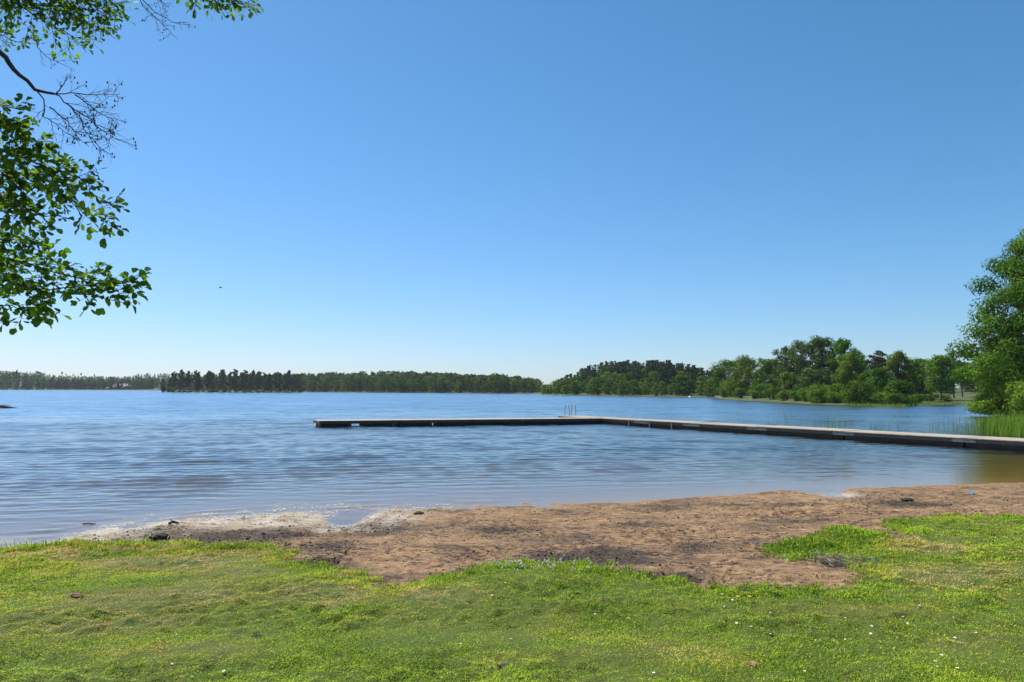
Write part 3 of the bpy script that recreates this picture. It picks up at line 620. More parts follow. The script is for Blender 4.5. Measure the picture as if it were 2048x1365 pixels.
for px, Y_, s in ((1447, 240, 4), (1480, 222, 3.4), (1508, 207, 3), (1545, 192, 3.6), (1568, 182, 3), (1592, 171, 2.8), (1610, 164, 3.4), (1632, 157, 2.6), (1670, 152, 3), (1690, 150, 2.4), (1712, 147, 2.8), (1742, 143, 2.6), (1765, 140, 3),
                 (1788, 137, 2.4), (1815, 139, 2.8), (1835, 154, 2.2), (1860, 162, 2.4), (1890, 163, 1.8)):
    o = protoU[k] if k < 2 else copy_tree(protoU[k % 2]); k += 1; x = PX(px, Y_); o.location = (x, Y_, max(H(x, Y_), 0) - .1); o.scale = (s, s, s * .95); o.rotation_euler.z = k
    zn = 'left of the tallest clump' if px < 1560 else 'below the tallest clump' if px < 1700 else 'on the wooded point' if px < 1820 else 'in the bay right of the point'; tag(o, f'low green bush on the right wooded shore, {zn}', 'bush', f'bushes along the right wooded shore, {zn}')

# ---- big trees at the right edge
def bigtree(x, y, h, wd, n, size, seed, low, lm, name, label, nb=34):
    rg = np.random.default_rng(seed); mb = MB(); r = wd / 2
    mb.tube([(0, 0, -.8), (.1, 0, h * .2), (-.1, .1, h * .5), (0, 0, h * .9)], [.36, .3, .2, .04], 9, 0); bl = []
    for i in range(nb):
        u = (i + .5) / nb; z = h * (low + (1 - low) * u); t = (z / h - low) / (1 - low)
        prof = min(1, .75 + t * 1.1) * math.sqrt(max(.02, 1 - max(0, (t - .3) / .72) ** 2)); a = i * 2.39996
        rr = r * prof * rg.uniform(.5, .86); br = r * rg.uniform(.2, .34) * (.7 + .3 * prof)
        c = (rr * math.cos(a), rr * math.sin(a), z)
        for q in range(3):               # leafy fans on each limb
            cc = (c[0] * (1 - .16 * q) + rg.normal() * br * .5, c[1] * (1 - .16 * q) + rg.normal() * br * .5, z + rg.normal() * br * .45)
            bl.append((*cc, br * .8, br * .8, br * .5, rg.uniform(.2, .85)))
        mb.tube([(0, 0, max(z * .72, h * .08)), (c[0] * .5, c[1] * .5, z * .9), c], [.12, .07, .02], 5, 0)
    for q in range(6): bl.append((rg.normal() * r * .1, rg.normal() * r * .1, h * (low + (.85 - low) * (q + .5) / 6), r * .55, r * .55, h * .09, .4))
    leafcloud(mb, bl, n, size, 1, .7, .1, rg); o = split_tree(mb, name, lm, BARK, (x, y, H(x, y) - .1)); tag(o, label, 'tree'); return o
bigtree(57.8, 79, 19.2, 16.4, 80000, .25, 501, .14, DECID, 'broadleaf_tree', 'tall dark green tree cut by the right edge of the photo', 44)
bigtree(56.4, 84, 9.5, 10.4, 40000, .23, 502, .02, BRIGHT, 'broadleaf_tree', 'bright green low branched tree in front of the tall right edge tree', 30)
mb = bush(4.6, 6.2, 9000, .24, 503); o = split_tree(mb, 'shore_bush', BRIGHT, BARK, (51.6, 73, H(51.6, 73) - .3), 'foliage'); tag(o, 'bright green bush hanging over the reeds at the right edge', 'bush')
mb = bush(4, 7, 7000, .25, 504); o = split_tree(mb, 'shore_bush', DECID, BARK, (56, 72, H(56, 72) - .3), 'foliage'); tag(o, 'dark bush under the tall tree at the right edge', 'bush')

# ---------------------------------------------------------------- reeds and lily pads
REED = foliage('reed_leaves', (.09, .16, .02), (.2, .29, .045), .4, .2)
def blades(P, h, wd, lean, rg, segs=2):
    n_ = len(P); a = rg.random(n_) * 6.283; d = np.stack([np.cos(a), np.sin(a), 0 * a], 1); s = np.stack([-np.sin(a), np.cos(a), 0 * a], 1)
    # blade faces turned any way about the stem, bent along d
    b = lean * rg.uniform(.2, 1.2, n_); V = []
    wdt = np.asarray(wd)[:, None] / 2 * np.ones((n_, 1)); hh = np.asarray(h)
    for t, ww in ((0, 1), (.55, .85)):
        c = P + d * (b * hh * t ** 1.7)[:, None] + np.array([0, 0, 1.]) * (hh * t * (1 - .25 * b * t))[:, None]
        V += [c - s * wdt * ww, c + s * wdt * ww]
    tip = P + d * (b * hh)[:, None] + np.array([0, 0, 1.]) * (hh * np.maximum(.15, 1 - .45 * b))[:, None]; V.append(tip)
    V = np.stack(V, 1).reshape(-1, 3); i = np.arange(n_)[:, None] * 5
    return V, np.concatenate([i, i + 1, i + 3, i + 2], 1), np.concatenate([i + 2, i + 3, i + 4], 1)
rg = np.random.default_rng(11)
pts = []
while len(pts) < 9000:
    y = rg.uniform(47, 76); x = rg.uniform(30, 62)
    lx = 30.4 + (y - 47) * .62 + 2.2 * math.sin(y * .7) + 1.2 * math.sin(y * 1.9); s_ = float(np.interp(x, SX[:, 0], SX[:, 1]))
    dn = min(1, max(0, (x - lx) / 4.0)); 
    if y > s_ - 2 and rg.random() < dn ** 1.6 * (1.2 if y < 66 else .6): pts.append((x, y, -.4))
pts = np.array(pts); V, Qb, Tb = blades(pts, rg.uniform(.9, 1.75, len(pts)), rg.uniform(.02, .045, len(pts)), .28, rg)
o = link('reed_bed', mesh_np('reed_bed', V, Qb, Tb, [REED], None, {'tint': np.repeat(rg.random(len(pts)), 5)})); tag(o, 'dense bed of green reeds in the water behind the dock at right', 'reeds', None, 'stuff')
for i, (px, py, n_, hh, lab) in enumerate([(1572, 855, 5, 2.1, 'tallest lone reed stems standing behind the dock'), (1540, 855, 5, 1.5, 'bent thin reeds left of the tallest lone stems'), (1664, 862, 22, 1.4, 'loose reed clump behind the middle of the right dock arm'),
                                           (1688, 860, 16, 1.2, 'small reed clump right beside the loose middle one'), (1628, 858, 8, 1.0, 'faint low reeds between the lone stems and the loose clump'), (1770, 862, 14, .9, 'faint sparse reeds in open water before the wooded point'),
                                           (1886, 868, 12, 1.6, 'sparse reed stems left of the dense reed bed'), (1910, 868, 18, 1.3, 'reed clump nearest the left fringe of the dense bed'), (1738, 858, 10, .8, 'short faint reeds right of the middle clumps')]):
    p = onz(px, py); q = np.stack([rg.normal(size=n_) * .45, rg.normal(size=n_) * .8, np.full(n_, -.4)], 1)
    V, Qb, Tb = blades(q, hh * rg.uniform(.6, 1.1, n_) + .4, rg.uniform(.02, .035, n_), .25, rg)
    o = link('reed_clump', mesh_np('reed_clump', V, Qb, Tb, [REED], None, {'tint': np.repeat(rg.random(n_) * .6, 5)}), None, (p.x, p.y, 0)); tag(o, lab, 'reeds', 'loose reeds behind the dock')
LILY = foliage('lily_leaf', (.09, .14, .05), (.19, .24, .1), .1, .1, .06)
mb = MB(); 
for i in range(1500):
    px = rg.uniform(1462, 1960); fy = float(np.interp(px, FS[:, 0], FS[:, 1])); Y_ = fy - rg.uniform(.3, 9 if px < 1580 else (5 if px > 1800 else 2.5)); x = PX(px, Y_); r = rg.uniform(.12, .3)
    if vnoise(x / 5, Y_ / 3, 3) < .3: continue
    t = np.arange(6) * 1.0472 + rg.random(); z = .015 + rg.random() * .02
    V = [(x + r * math.cos(a), Y_ + r * math.sin(a), z + .006 * math.sin(a * 2)) for a in t]; mb.add(V, [(0, 1, 2, 3), (0, 3, 4, 5)], None, 0, np.full(6, rg.random()))
o = mb.build('lily_pads', LILY); tag(o, 'pale green lily pads floating along the right wooded shore', 'lily pads', None, 'stuff')
rq = []
for i in range(900):
    px = rg.uniform(1690, 1960); fy = float(np.interp(px, FS[:, 0], FS[:, 1])); rq.append((PX(px, fy - 1.5), fy - rg.uniform(.2, 3.5), -.3))
rq = np.array(rq); V, Qb, Tb = blades(rq, rg.uniform(.6, 1.3, len(rq)), rg.uniform(.05, .09, len(rq)), .3, rg)
o = link('shore_reeds', mesh_np('shore_reeds', V, Qb, Tb, [REED], None, {'tint': np.repeat(rg.random(len(rq)), 5)})); tag(o, 'thin fringe of reeds along the foot of the right wood', 'reeds', None, 'stuff')

# ---------------------------------------------------------------- floating dock
def wood(name, a, b, L=.14):
    m, n, out = newmat(name); p = nd(n, 'ShaderNodeBsdfPrincipled'); n.links.new(p.outputs[0], out.inputs[0]); p.inputs['Roughness'].default_value = .85
    g = nd(n, 'ShaderNodeNewGeometry').outputs['Position']; mpp = nd(n, 'ShaderNodeMapping'); n.links.new(g, mpp.inputs[0]); mpp.inputs['Rotation'].default_value = (0, 0, R_(57)); mpp.inputs['Scale'].default_value = (1, 12, 6)
    n.links.new(ramp(n, noise(n, 1.2, 6, mpp.outputs[0], .65).outputs[0], [(.3, a), (.7, b)]), p.inputs['Base Color']); return m
DECK = wood('weathered_deck_boards', (.28, .235, .18), (.45, .385, .31)); BEAM = wood('dark_beam', (.045, .036, .03), (.1, .08, .067)); PLATE = simple('galvanised_plate', (.09, .095, .1), (.15, .16, .175), .6, 4, .2)  # beams get a much darker brown than the deck boards
FLOAT = simple('black_float', (.012, .011, .01), (.028, .026, .024), .95, 3); STEEL = simple('ladder_steel', (.2, .22, .25), (.34, .37, .4), .35, 5, .6)
ZD = .45
dock = empty('floating_dock', (7.95, 65, 0)); tag(dock, 'L shaped floating wooden dock reaching across the bay', 'dock')
inv = Vector((-7.95, -65, 0))
def L2(p): return (p[0] - 7.95, p[1] - 65)
Rn = np.array([31.2, 29.3]); Re = np.array([4.4, 70.8]); dR = (Re - Rn) / np.linalg.norm(Re - Rn); nR = np.array([dR[1], -dR[0]])   # nR points to the far (right) side
Ln = np.array([-15.2, 58.6]); Le = np.array([7.85, 65.25]); dL = (Le - Ln) / np.linalg.norm(Le - Ln); sk = np.array([-.45, .893])
def line_at(px, P, d):                   # where a photo column crosses a line on the plan
    k = (px - 1024) / F; t = (k * P[1] - P[0]) / (d[0] - k * d[1]); return t
def section(P, d, nrm, t0, t1, width, z0=0.0, tilt=0.0):
    g = .03; dv = np.array(d); nv = np.array(nrm)
    # deck: boards across the section, one mesh
    mb = MB(); t = t0 + g
    while t < t1 - g:
        wv = min(.145, t1 - g - t)
        a = P + dv * t; b = P + dv * (t + wv * .94); jit = rg.normal() * .006; zz = ZD + z0 + rg.normal() * .003
        mb.prism([L2(a + nv * jit - nv * .05), L2(b + nv * jit - nv * .05), L2(b + nv * (width + .05)), L2(a + nv * (width + .05))], zz - .045, zz); t += .145
    mb.build('deck', DECK, dock)
    mb = MB()
    for off in (0.0, width - .09):
        a = P + dv * (t0 + g) + nv * off; b = P + dv * (t1 - g) + nv * off
        mb.prism([L2(a), L2(b), L2(b + nv * .09), L2(a + nv * .09)], .2 + z0, ZD + z0 - .047)
    for tt in (t0 + g + .05, t1 - g - .14):
        a = P + dv * tt + nv * .09; b = P + dv * (tt + .09) + nv * .09
        mb.prism([L2(a), L2(b), L2(b + nv * (width - .18)), L2(a + nv * (width - .18))], .21 + z0, ZD + z0 - .05)
    mb.build('beam', BEAM, dock)
def pontoon(P, d, nrm, t0, t1, width, ztop=.2):
    a = P + np.array(d) * t0 + np.array(nrm) * .06; b = P + np.array(d) * t1 + np.array(nrm) * .06; nv = np.array(nrm) * (width - .12)
    mb = MB(); mb.prism([L2(a), L2(b), L2(b + nv), L2(a + nv)], -.25, ztop - .003); 
    mb.build('pontoon', FLOAT, dock)
# left arm
tl = lambda px: float(line_at(px, Ln, dL))
Llen = float(np.linalg.norm(Le - Ln))
for a, b in ((0, tl(862)), (tl(862), tl(1045)), (tl(1045), Llen)): section(Ln, dL, sk, max(a, 0), b, 2.2)
for a, b in ((641.5, 643.5), (645.8, 701), (702.6, 705.5), (729.5, 732.5), (734.5, 789), (791, 794), (801, 804), (806, 861), (863, 866), (880.5, 883.5), (885.5, 939.5), (941, 944), (945.5, 948), (949.6, 1002), (1003.4, 1005.2), (1009, 1013), (1014.6, 1130), (1131.8, 1134), (1135.8, 1138.3), (1140, 1196)):
    pontoon(Ln, dL, sk, max(tl(a), 0.02), tl(b), 2.2 if b - a > 20 else .35)
# right arm
tr_ = lambda px: float(line_at(px, Rn, dR)); Rlen = float(np.linalg.norm(Re - Rn))
joints = [0, tr_(1922), tr_(1683), tr_(1512), tr_(1381), tr_(1281), Rlen]
for i, (a, b) in enumerate(zip(joints[:-1], joints[1:])):
    section(Rn, dR, nR, a, b, 2.3, [0, .0, .02, 0, .015, 0][i]); pontoon(Rn, dR, nR, a + .06, b - .06, 2.3)
for t, ln in ((joints[1], 1.1), (joints[2], 1.3), (joints[3], 1.5), (joints[4], 1.5), (joints[5], 1.5)):
    a = Rn + dR * (t - ln * .55) - nR * .02; b = Rn + dR * (t + ln * .55) - nR * .02; mb = MB(); mb.prism([L2(a), L2(b), L2(b + nR * .018), L2(a + nR * .018)], .21, ZD - .055); mb.build('joint_plate', PLATE, dock)
for px in (1258, 1299, 1343): # small steel brackets
    t = tr_(px); a = Rn + dR * t - nR * .03; b = a + dR * .1; mb = MB(); mb.prism([L2(a), L2(b), L2(b + nR * .028), L2(a + nR * .028)], -.1, ZD - .06); mb.build('bracket', PLATE, dock)
lad = MB(); ez = lambda s: Re + nR * s
for z in (.25, .02, -.2):
    a = ez(.95) + dR * .18; b = ez(1.72) + dR * .18; lad.tube([(*L2(a), z), (*L2(b), z)], .018, 6)
ladder = lad.build('ladder', STEEL, dock, True)
for s in (.95, 1.72):
    p0 = ez(s) - dR * .55; p1 = ez(s) + dR * .18; pts_ = []
    top = ZD + 1.05
    for k, (f, z) in enumerate([(0, ZD), (.02, ZD + .35), (.1, ZD + .75), (.2, top - .08), (.32, top), (.5, top + .02), (.68, top), (.8, top - .08), (.9, ZD + .75), (.98, ZD + .35), (1, ZD), (1, -.35)]):
        q = p0 + (p1 - p0) * f; pts_.append((*L2(q), z))
    mb = MB(); mb.tube(pts_, .034, 8); mb.build('handrail', STEEL, ladder, True)

# ---------------------------------------------------------------- small things on and by the water
DIRT = simple('dark_clod', (.02, .015, .012), (.06, .045, .035), .95, 30, 0, .01); STICK = simple('wet_stick', (.02, .017, .014), (.06, .05, .04), .7, 12)
def lump(name, loc, r, sx, sy, sz, mat, seed):
    rg_ = np.random.default_rng(seed); V = []; nu, nv = 14, 8
    for j in range(nv + 1):
        for i in range(nu):
            ph = math.pi * j / nv; a = 2 * math.pi * i / nu; d = np.array([math.sin(ph) * math.cos(a), math.sin(ph) * math.sin(a), math.cos(ph)])
            f = r * (1 + .5 * (float(fbm(np.array(d[0] * 2.1 + seed), np.array(d[1] * 2.1 + d[2] * 1.7), 3, seed)) - .5) + .12 * rg_.normal() * (0 < j < nv)); V.append(d * f * np.array([sx, sy, sz]))
    Qs = [(j * nu + i, j * nu + (i + 1) % nu, (j + 1) * nu + (i + 1) % nu, (j + 1) * nu + i) for j in range(nv) for i in range(nu)]
    return link(name, mesh_np(name, np.array(V), Qs, None, [mat]), None, loc)
p = onz(2, 816.5); mb = MB(); mb.tube([(-6, .3, .05), (-3, .1, .35), (-1, 0, .4), (.2, 0, .25), (1.3, .05, .12), (2.4, .1, .03)], [.3, .34, .3, .2, .13, .05], 7); mb.tube([(-1, .1, .3), (.5, .2, .5), (1.4, .25, .33)], [.08, .05, .02], 5)
o = mb.build('driftwood_log', simple('old_log', (.03, .022, .018), (.1, .08, .06), .9, 2)); o.location = (p.x, p.y, -.05); tag(o, 'dark drifting log far out at the left edge', 'log')
p = onz(178, 1049); mb = MB(); mb.tube([(-.14, 0, 0), (-.03, .01, .012), (.06, -.005, .004), (.14, .02, .012)], [.012, .014, .013, .007], 6); o = mb.build('floating_stick', STICK); o.location = (p.x, p.y, .008); tag(o, 'short dark stick floating beside the left shore', 'stick')
g = ground_hit(346, 1050); mb = MB(); mb.tube([(-.09, 0, .02), (0, 0, .06), (.12, .02, .03)], [.03, .035, .012], 6); mb.tube([(-.02, 0, .05), (-.07, .02, .12)], [.014, .006], 5); o = mb.build('driftwood', STICK); o.location = g; tag(o, 'small black driftwood stump on the pale mud hump', 'driftwood')
g = ground_hit(488, 1048); mb = MB(); mb.tube([(0, 0, 0), (.004, 0, .09), (0, .004, .15)], [.004, .004, .002], 5); mb.tube([(-.012, 0, .135), (.014, 0, .15)], [.012, .012], 6); o = mb.build('upright_twig', STICK); o.location = g; tag(o, 'thin upright twig stuck in the pale mud', 'twig')
for (px, py, r, nm, lab, mt) in ((318, 1078, .16, 'mud_clod', 'flat black mud clod where grass meets the pale shore', DIRT), (150, 1196, .07, 'earth_clod', 'brown clod on the straw coloured grass at left', simple('brown_clod', (.1, .05, .03), (.2, .11, .07), .95, 30)),
                             (515, 1279, .05, 'earth_clod', 'black clod lying in the green lawn left of centre', DIRT), (1010, 1338, .045, 'earth_clod', 'small black clod near the bottom centre', DIRT), (1815, 1003, .12, 'mud_clod', 'dark heap on the sand below the right end of the dock', DIRT),
                             (838, 1029, .09, 'mud_clod', 'dark lump at the pale edge right of the pool', DIRT), (1506, 1335, .05, 'fallen_leaf_clump', 'small brown withered leaf clump in the lawn', simple('withered_leaf', (.18, .1, .04), (.3, .17, .07), .9, 20))):
    g = ground_hit(px, py); o = lump(nm, (g[0], g[1], g[2] + r * .2), r, 1.3, 1.0, .5, mt, px); tag(o, lab, 'clod' if 'clod' in nm else 'leaf')
g = ground_hit(1943, 988); mb = MB(); th_ = np.arange(9) * .698
for rr, z0, z1 in ((.07, 0, .05),):
    V = [(.09 * math.cos(a) * (1 + .25 * math.sin(3 * a)), .06 * math.sin(a), .02 + .03 * math.cos(2 * a + 1)) for a in th_] + [(0, 0, .06), (.03, .02, .0)]
    mb.add(V, None, [(i, (i + 1) % 9, 9) for i in range(9)] + [((i + 1) % 9, i, 10) for i in range(9)])
o = mb.build('plastic_scrap', simple('blue_plastic', (.05, .3, .5), (.1, .42, .62), .4, 30)); o.location = (g[0], g[1], g[2] + .01); tag(o, 'crumpled light blue plastic scrap on the right sand', 'litter')
# twig heap on the sand under the grass tongue
g0 = ground_hit(1684, 1128); rgx = np.random.default_rng(31); mb = MB()
for i in range(80):
    c = np.array([rgx.normal() * .28, rgx.normal() * .16, .03 + rgx.random() * .06]); a = rgx.normal() * 1.0; l = rgx.uniform(.08, .28); d = np.array([math.cos(a), math.sin(a), rgx.normal() * .25]) * l / 2
    mb.tube([c - d, c + d * .2 + rgx.normal(size=3) * .01, c + d], [.005, .005, .002], 4)
o = mb.build('twig_heap', simple('dry_twigs', (.06, .045, .035), (.35, .29, .22), .9, 8)); o.location = g0; tag(o, 'little heap of dry twigs on sand below the grass tongue', 'twigs', None, 'stuff')
# bird far up in the sky
p = at(441, 576, 70); mb = MB(); mb.tube([(-.14, 0, 0), (-.05, 0, .01), (.06, 0, .01), (.17, 0, -.005)], [.01, .045, .04, .008], 6)
for s in (-1, 1): mb.add([(-.03, 0, .02), (.06, 0, .02), (.03, s * .18, .09), (-.06, s * .2, .09), (-.1, s * .42, .05)], [(0, 1, 2, 3)], [(3, 2, 4)])
o = mb.build('bird', simple('bird_plumage', (.02, .02, .02), (.05, .05, .05), .8)); o.location = p; o.rotation_euler.z = .4; tag(o, 'tiny dark bird flying above the left part of the lake', 'bird')
p = onz(1380, 795.5); mb = MB(); mb.tube([(0, 0, -.2), (0, 0, 0), (0, 0, .25), (0, 0, .5), (0, 0, .55)], [.15, .4, .45, .25, .05], 10); o = mb.build('buoy', simple('white_buoy', (.7, .7, .7), (.8, .8, .8), .4)); o.location = p; tag(o, 'small white buoy on the water before the wooded hill', 'buoy')

# ---------------------------------------------------------------- beach debris
rg = np.random.default_rng(77); n_ = 60000
Yd = rg.uniform(8.5, 25, n_ * 3); Xd = rg.uniform(-.8, .8, n_ * 3) * Yd
zz = height(Xd, Yd); gm = grass_mask(Xd, Yd); dk = ell(Xd, Yd, DARK); clump = fbm(Xd * 2.2, Yd * 3.2, 3, 91)
keep = (zz > .02) & (gm < .5) & (rg.random(n_ * 3) < np.clip(.04 + 1.1 * dk + 3.5 * np.clip(clump - .55, 0, 1), 0, 1) * np.clip(Yd / 14, .3, 1.3))
Xd, Yd, zz = Xd[keep][:n_], Yd[keep][:n_], zz[keep][:n_]; k_ = len(Xd); s = rg.uniform(.006, .02, k_) * (1 + (rg.random(k_) < .05) * 1.3)
a = rg.random(k_) * 6.283; ca, sa = np.cos(a), np.sin(a); el = rg.uniform(.4, 1, k_); h_ = s * rg.uniform(.3, .8, k_)
def crn(u, v, z_): return np.stack([Xd + s * (u * ca - v * el * sa), Yd + s * (u * sa + v * el * ca), zz + z_], 1)
V = np.stack([crn(-1, -.4, -.01), crn(.1, -1, -.01), crn(1, .2, -.01), crn(-.2, 1, -.01), crn(-.4, -.2, h_), crn(.5, .1, h_ * .8)], 1).reshape(-1, 3)
i = np.arange(k_)[:, None] * 6; T = np.concatenate([np.concatenate([i + a_, i + b_, i + c_], 1) for a_, b_, c_ in ((0, 1, 4), (1, 5, 4), (1, 2, 5), (2, 3, 5), (3, 4, 5), (3, 0, 4))])
m, n, out = newmat('litter'); p = nd(n, 'ShaderNodeBsdfPrincipled'); n.links.new(p.outputs[0], out.inputs[0]); p.inputs['Roughness'].default_value = .9
n.links.new(ramp(n, nd(n, 'ShaderNodeAttribute', attribute_name='tint').outputs['Fac'], [(.0, (.02, .014, .01)), (.6, (.07, .045, .03)), (.9, (.16, .1, .06)), (.98, (.32, .27, .2))]), p.inputs['Base Color'])
o = link('beach_debris', mesh_np('beach_debris', V, None, T, [m], None, {'tint': np.repeat(rg.random(k_), 6)})); tag(o, 'dark leaf litter and crumbs strewn over the sand', 'debris', None, 'stuff')

fo = np.random.default_rng(55); nf = 40000; Xf = fo.uniform(-11, -1.5, nf); Yf = fo.uniform(12.5, 19.5, nf); hf = height(Xf, Yf); cf = fbm(Xf * 2.2, Yf * 3.2, 3, 151)
kf = (hf < .004) & (hf > -.05) & (fo.random(nf) < np.clip((cf - .4) * 5, 0, 1) * np.clip(1 + hf / .05, 0, 1)); Xf, Yf = Xf[kf], Yf[kf]; nf = len(Xf); rf_ = fo.uniform(.006, .03, nf); af = fo.random(nf) * 6.28
Vf = np.stack([np.stack([Xf + rf_ * np.cos(af + k * 1.2566) * (1 + .3 * math.sin(k * 5)), Yf + .7 * rf_ * np.sin(af + k * 1.2566), np.full(nf, .012)], 1) for k in range(5)], 1).reshape(-1, 3); i_ = np.arange(nf)[:, None] * 5
Vf = np.concatenate([Vf]); Tf = np.concatenate([np.concatenate([i_, i_ + a_, i_ + b_], 1) for a_, b_ in ((1, 2), (2, 3), (3, 4))])
o = link('foam', mesh_np('foam', Vf, None, Tf, [simple('pale_scum', (.4, .37, .3), (.62, .58, .5), .8, 20)])); tag(o, 'pale scum and foam floating in the shallows at left', 'foam', None, 'stuff')

# ---------------------------------------------------------------- lawn
rg = np.random.default_rng(99); N = 1750000
def scatter(N, r0, r1, half):
    u = rg.random(N); r = r0 * (r1 / r0) ** u; r = np.where(rg.random(N) < .5, r, np.sqrt(rg.uniform(r0 ** 2, r1 ** 2, N))); t = rg.uniform(-half, half, N)
    return r * np.sin(t), r * np.cos(t)
X, Y = scatter(N, 3.9, 19, R_(50)); tuft = fbm(X * 5, Y * 5, 2, 131) - .5
gm = grass_mask(X + rg.normal(size=N) * .07 + tuft * .5, Y + rg.normal(size=N) * .12 + tuft * .8); br = ell(X, Y, BARE); cl = fbm(X * 7, Y * 7, 3, 101); z = height(X, Y)
ok = (gm > .5) & (rg.random(N) > br * 1.15) & (rg.random(N) < .85 + 1.3 * np.clip(cl - .33, 0, 1)) & (z > .01)
X, Y, z = X[ok], Y[ok], z[ok]; n_ = len(X); D = np.hypot(X, Y); dr = dryness(X, Y)
dr = np.clip(dr + .9 * ell(X, Y, patches([(200, 1112, 330, 16, .8), (480, 1110, 90, 12, .6)])) * (fbm(X * 3, Y * 3, 3, 57) > .47), 0, 1)
# taller fringe where the lawn meets the sand and on the tongue
edge = 1 - grass_mask(X, Y + .5) * grass_mask(X + .3, Y + .15) * grass_mask(X - .3, Y + .15)
tng = ell(X, Y, patches([(1670, 1090, 140, 26, 1), (1590, 1100, 50, 18, 1)])); lft = ell(X, Y, patches([(120, 1100, 200, 14, 1), (420, 1100, 160, 14, .8), (0, 1140, 200, 20, .5)]))
hgt = (.022 + .026 * rg.random(n_) ** 2) * (1 + .55 * edge + 1.1 * tng + 1.5 * lft) * (1 - .3 * dr) * (.68 + .65 * fbm(X * 5, Y * 5, 3, 111)) * (.8 + .5 * fbm(X * 1.2, Y * 1.2, 2, 113))
hgt *= np.where((rg.random(n_) < .02) & (lft > .25), 2.3, 1)
wd = np.maximum(.006, D * .0009) * rg.uniform(.7, 1.3, n_)
clv = (rg.random(n_) < .1) & (fbm(X * 1.5, Y * 1.5, 3, 141) > .5); wd = np.where(clv, wd * 2.4, wd); hgt = np.where(clv, hgt * .7, hgt)
V, Qb, Tb = blades(np.stack([X, Y, z + .004], 1), hgt, wd, .95, rg)
tone = fbm(X * 1.1, Y * 1.1, 4, 121)
t = np.clip(dr * 1.7 + rg.normal(size=n_) * .16 + (rg.random(n_) < .08) * .6 - .15, 0, 1); lum = np.clip(.46 + 1.7 * (tone - .5) + 1.0 * (fbm(X * 6, Y * 6, 2, 123) - .5) + .6 * rg.normal(size=n_) - .5 * tng, 0, 1)
m, n, out = newmat('lawn_blades'); at_ = nd(n, 'ShaderNodeAttribute', attribute_name='gc'); sp = nd(n, 'ShaderNodeSeparateXYZ'); n.links.new(at_.outputs['Vector'], sp.inputs[0])
green = mixc(n, sp.outputs[1], (.065, .155, .008), (.45, .6, .04)); dryc = mixc(n, sp.outputs[1], (.38, .27, .08), (.75, .58, .26)); yel = mixc(n, sp.outputs[1], (.34, .34, .03), (.58, .56, .06))
c1 = mixc(n, math_(n, 'MULTIPLY', sp.outputs[0], 2.0, True), green, yel); c = mixc(n, math_(n, 'MULTIPLY', math_(n, 'SUBTRACT', sp.outputs[0], .45), 1.9, True), c1, dryc)
d = nd(n, 'ShaderNodeBsdfDiffuse'); tl_ = nd(n, 'ShaderNodeBsdfTranslucent'); n.links.new(c, d.inputs[0]); n.links.new(c, tl_.inputs[0]); gsy = nd(n, 'ShaderNodeBsdfGlossy'); gsy.inputs['Roughness'].default_value = .5; gsy.inputs[0].default_value = (.9, .95, .9, 1)
mx = nd(n, 'ShaderNodeMixShader'); mx.inputs[0].default_value = .32; n.links.new(d.outputs[0], mx.inputs[1]); n.links.new(tl_.outputs[0], mx.inputs[2])
m2 = nd(n, 'ShaderNodeMixShader'); m2.inputs[0].default_value = .012; n.links.new(mx.outputs[0], m2.inputs[1]); n.links.new(gsy.outputs[0], m2.inputs[2]); n.links.new(m2.outputs[0], out.inputs[0])
gc = np.repeat(np.stack([t, lum, 0 * t], 1), 5, 0)
o = link('grass', mesh_np('grass', V, Qb, Tb, [m], None, {'gc': gc})); tag(o, 'short green and straw coloured lawn in the foreground', 'grass', None, 'stuff')
print('blades', n_, 'hill trees', cnt)

# ---- flowers and chips in the lawn (individual)
PET = simple('white_petals', (.75, .74, .7), (.85, .84, .8), .7, 20); YC = simple('flower_yellow', (.6, .42, .03), (.75, .55, .05), .7, 20); STM = simple('flower_stem', (.06, .12, .02), (.09, .16, .03), .7, 20)
def flower(petmat, nm):
    e = empty(nm, (0, 0, 0)); mb = MB(); mb.tube([(0, 0, 0), (.003, 0, .03), (0, .002, .055)], [.0012, .001, .001], 4); mb.build('stem', STM, e)
    mb = MB()
    for i in range(11):
        a = i * 2 * math.pi / 11; c, s = math.cos(a), math.sin(a); P_ = []
        for r_, w_, z_ in ((.003, .0015, .056), (.012, .0036, .061), (.0165, .002, .06)): P_ += [(r_ * c - w_ * s, r_ * s + w_ * c, z_), (r_ * c + w_ * s, r_ * s - w_ * c, z_)]
        mb.add(P_, [(0, 1, 3, 2), (2, 3, 5, 4)])
    mb.build('petals', petmat, e); mb = MB(); mb.tube([(0, 0, .055), (0, 0, .06), (0, 0, .064)], [.003, .0055, .002], 7); mb.build('flower_head', YC, e); return e
def clover(nm):
    e = empty(nm, (0, 0, 0)); mb = MB(); mb.tube([(0, 0, 0), (.003, 0, .04), (0, .002, .07)], [.0014, .0012, .001], 4); mb.build('stem', STM, e)
    mb = MB(); rr = np.random.default_rng(5)
    for i in range(80):
        d = rr.normal(size=3); d /= np.linalg.norm(d); b = np.cross(d, rr.normal(size=3)); b /= np.linalg.norm(b); c = np.array([0, 0, .078]); mb.add([c + d * .004 - b * .002, c + d * .004 + b * .002, c + d * .0125 + b * .0022, c + d * .0125 - b * .0022], [(0, 1, 2, 3)])
    mb.build('flower_head', PET, e); return e
fp = flower(PET, 'daisy'); first = True
